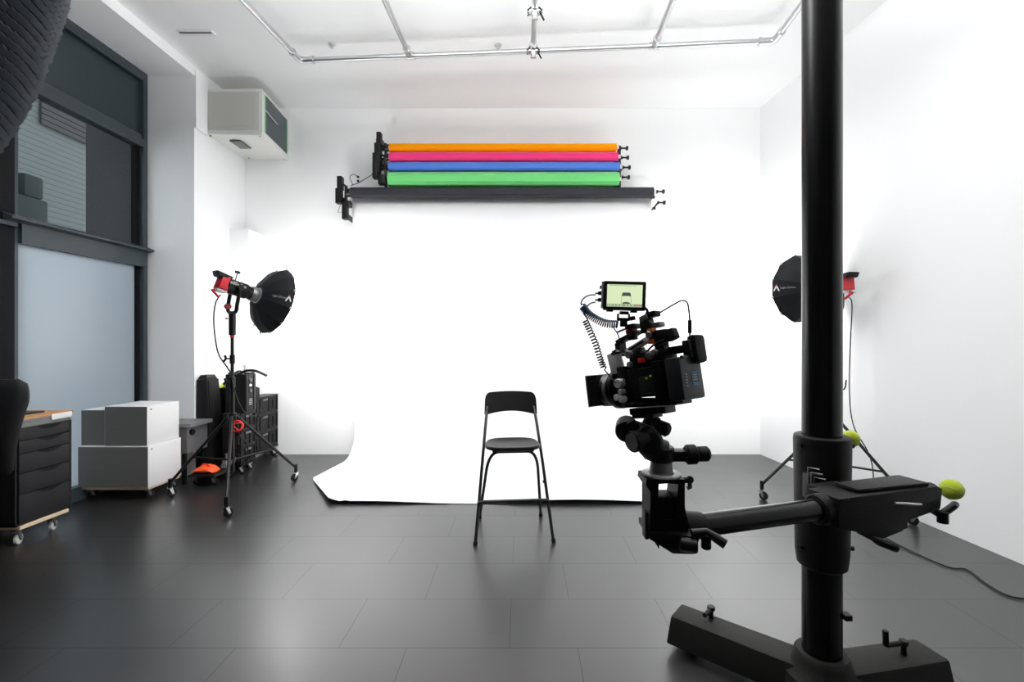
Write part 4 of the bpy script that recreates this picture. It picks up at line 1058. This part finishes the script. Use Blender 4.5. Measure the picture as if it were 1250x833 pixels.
# cables hugging the camera
def cab(pts, r, name, label, m=BLK, grp='camera rig cables'):
    return tag(MB().tube(spline([cp(*p) if len(p) == 3 else cp(p[0],p[1],.03) for p in pts]), r, n=8).build(name, m), label, 'cable', grp)
cab([(802,384,0),(812,378,0),(824,371,0),(833,367,0),(839,370,0),(841,380,0),(842,392,0),(842,412,0)], .0022, 'antenna_cable', 'thin cable arching from the handle to the rear module of the camera rig')
MB().cyl(cp(842,391,0), cp(842,407,0), .005, n=10).build('cable_boot', BLK, K)
cab([(812,415),(800,420),(790,430),(785,447),(782,462),(772,480)], .003, 'camera_cable', 'black cable running down across the camera side from the handle')
cab([(816,419),(803,424),(794,434),(789,450),(786,470),(782,485),(775,492)], .0028, 'camera_cable', 'second black cable beside the one crossing the camera side')
cab([(748,399),(754,408),(757,418),(757,428)], .0018, 'camera_cable', 'thin wire dropping from the blue coiled cable end')
# ------------------------------------------------------------------ monitor
mc = P(762.5,361,1.235)
mr_ = V((1,-.10,-.035)).normalized(); mn = V((-.10,-1,.0)); mn = (mn-mr_*mn.dot(mr_)).normalized(); mu = mr_.cross(mn)*-1
if mu.z < 0: mu = -mu
MM = Matrix.Translation(mc) @ Matrix((mr_, -mn, mu)).transposed().to_4x4()
Mo = thing('field_monitor', 'small black field monitor showing the chair, on top of the camera', 'monitor', mc-V((0,0,.05)))
pxs = 1.235/FPX
MB().box((-25.5*pxs,-.002,-18*pxs),(25.5*pxs,.022,17.5*pxs), None, .003, MM).build('monitor_body', mat('monitor plastic',(.018,.019,.023),.4), Mo)
b = MB()
for s in (-1,1): b.box((-17*pxs+s*1*pxs-3*pxs,.002,-20*pxs),(-17*pxs+s*pxs+3*pxs,.016,-18*pxs), None, .001, MM)
b.box((8*pxs,.002,-20.5*pxs),(16*pxs,.016,-17.8*pxs),None,.001,MM); b.build('bottom_buttons', BLK, Mo)
sx0, sx1, sz0, sz1 = -21.3*pxs, 21.0*pxs, -13.8*pxs, 13.2*pxs
scr = MB().box((sx0,-.0032,sz0),(sx1,-.0015,sz1), None, 0, MM).build('screen', SCRW, Mo)
def sx(x): return (x)*pxs
b = MB()
def sp(poly, dy=-.0036): return [MM @ V((x*pxs, dy, z*pxs)) for x, z in poly]
b.prism(sp([(-3.5,-1.2),(-3.2,2.2),(-2.2,3.6),(6,3.6),(7,2.2),(7.4,-1.2),(4,-.7),(0,-.7)]), -MM.to_3x3().col[1]*.0003)
b.prism(sp([(-3,-9),(0,-8),(4,-8),(7,-9),(6,-10.2),(-2,-10.2)]), -MM.to_3x3().col[1]*.0003)
b.build('chair_picture', SCRD, scr)
b = MB()
for x in (-4, 7.4): b.prism(sp([(x,-10.5),(x+.5,-10.5),(x+.3,-1.2),(x-.1,-1.2)]), -MM.to_3x3().col[1]*.0003)
b.prism(sp([(-21,-13.4),(21,-13.4),(21,-10.6),(-21,-10.6)]), -MM.to_3x3().col[1]*.0002)
b.prism(sp([(-19,11.6),(14,11.6),(14,12.2),(-19,12.2)]), -MM.to_3x3().col[1]*.0002)
b.build('menu_bars', SCRM, scr)
b = MB()
for x in (-20,-17,-13,-9,-5,1,5,9): b.prism(sp([(x,-12.9),(x+1.6,-12.9),(x+1.6,-11.4),(x,-11.4)]), -MM.to_3x3().col[1]*.0005)
b.build('menu_icons', SCRW, scr)
MB().prism(sp([(13,-13.2),(19,-13.2),(19,-12.2),(13,-12.2)]), -MM.to_3x3().col[1]*.0005).build('record_mark', SCRR, scr)
b = MB().box((-28*pxs,.0,-16*pxs),(-25.3*pxs,.018,17*pxs),None,.002,MM); b.build('side_strip', LGREY, Mo)
b = MB()
for z in (2.3,-6): b.box((-32*pxs,.002,(z-2)*pxs),(-26.5*pxs,.016,(z+2.6)*pxs),None,.002,MM).box((-35.5*pxs,.004,(z-1)*pxs),(-31*pxs,.013,(z+1)*pxs),None,.002,MM)
b.box((-30*pxs,.003,8*pxs),(-27.5*pxs,.014,12*pxs),None,.001,MM); b.build('side_plugs', BLK, Mo)
MB().tube([MM@V((25*pxs,.01,-14*pxs)), MM@V((28*pxs,.01,-16*pxs)), MM@V((29.5*pxs,.01,-22*pxs))], .004, n=8).build('corner_plug', BLK, Mo)
b = MB().box((-5*pxs,.0,-23*pxs),(6*pxs,.02,-19*pxs),None,.002,MM).box((-8*pxs,.004,-31*pxs),(8*pxs,.018,-27*pxs),None,.003,MM)
b.box((-8*pxs,.004,-29*pxs),(-5.5*pxs,.018,-22*pxs),None,.002,MM).box((5.5*pxs,.004,-29*pxs),(8*pxs,.018,-22*pxs),None,.002,MM).box((-4*pxs,.004,-38*pxs),(5*pxs,.018,-29*pxs),None,.003,MM)
b.cyl(MM@V((8*pxs,.01,-28*pxs)), MM@V((14*pxs,.01,-26.5*pxs)), .006, n=12)
b.build('tilt_mount', BLK, Mo)
# coiled cables
def coil(path, R0, r, turns, m, name, label, lead=(), tail=()):
    path = spline(path, 12); N = len(path); pts = [V(q) for q in lead]; T = turns*14
    for i in range(T+1):
        f = i/T*(N-1); j = min(int(f), N-2); p = path[j].lerp(path[j+1], f-j); t = (path[j+1]-path[j]).normalized()
        s = t.cross(V((0,1,0))).normalized(); w_ = t.cross(s); a = 2*PI*i/14
        pts.append(p+(s*math.cos(a)+w_*math.sin(a))*R0)
    pts += [V(q) for q in tail]
    return tag(MB().tube(pts, r, n=6).build(name, m), label, 'cable', 'camera rig cables')
Yc = 1.235
coil([P(711,374,Yc),P(718,383,Yc),P(728,390,Yc),P(740,395,Yc),P(754,396,Yc)], .0095, .0021, 21, BLUCAB, 'coiled_cable', 'petrol blue coiled cable sagging from the monitor',
     lead=spline([P(727,360,Yc),P(718,361,Yc),P(711,366,Yc),P(709,372,Yc)],5), tail=[P(753,400,Yc)])
coil([P(714,391,Yc),P(720,404,Yc+.01),P(727,420,Yc+.02),P(732,436,Yc+.03),P(737,449,Yc+.03)], .0075, .0019, 18, BLK, 'coiled_cable', 'black coiled cable hanging from the monitor to the lens',
     lead=spline([P(727,369,Yc),P(720,371,Yc),P(715,377,Yc),P(713,384,Yc)],5), tail=spline([P(738,452,Yc+.03),P(745,460,Yc+.03),P(752,468,Yc)],4))

# ------------------------------------------------------------------ camera, light, view
cam = bpy.data.cameras.new('camera'); co = bpy.data.objects.new('camera', cam); C.objects.link(co)
co.location = (0,0,EYE); co.rotation_euler = (PI/2,0,0)
cam.sensor_width = 36; cam.lens = FPX/1250*36; cam.clip_start = .05
cam.shift_x = -(CX-625)/1250; cam.shift_y = -(416.5-CY)/1250
bpy.context.scene.camera = co

def uplight(name, loc, sx_, sy_, W):
    ld = bpy.data.lights.new(name, 'AREA'); ld.shape = 'RECTANGLE'; ld.size = sx_; ld.size_y = sy_; ld.energy = W; ld.color = (1,.995,.985)
    lo = bpy.data.objects.new(name, ld); C.objects.link(lo); lo.location = loc; lo.rotation_euler = (PI,0,0)
uplight('unseen_fill_uplight', (0,2.1,3.62), 4.0, .6, 228)  # added fill lamp without a fixture, unseen, brightens ceiling and upper walls

w_ = bpy.data.worlds.new('sky'); bpy.context.scene.world = w_; w_.use_nodes = True
bg = w_.node_tree.nodes['Background']; bg.inputs['Color'].default_value = (.84,.93,1,1); bg.inputs['Strength'].default_value = 1.75

vs = bpy.context.scene.view_settings
bpy.context.scene.display_settings.display_device = 'sRGB'
vs.view_transform = 'Standard'; vs.look = 'None'; vs.gamma = 1; vs.use_curve_mapping = False; vs.exposure = 0.30
cy = bpy.context.scene.cycles
cy.max_bounces = 16; cy.diffuse_bounces = 12; cy.glossy_bounces = 6; cy.transmission_bounces = 8
cy.sample_clamp_indirect = 8
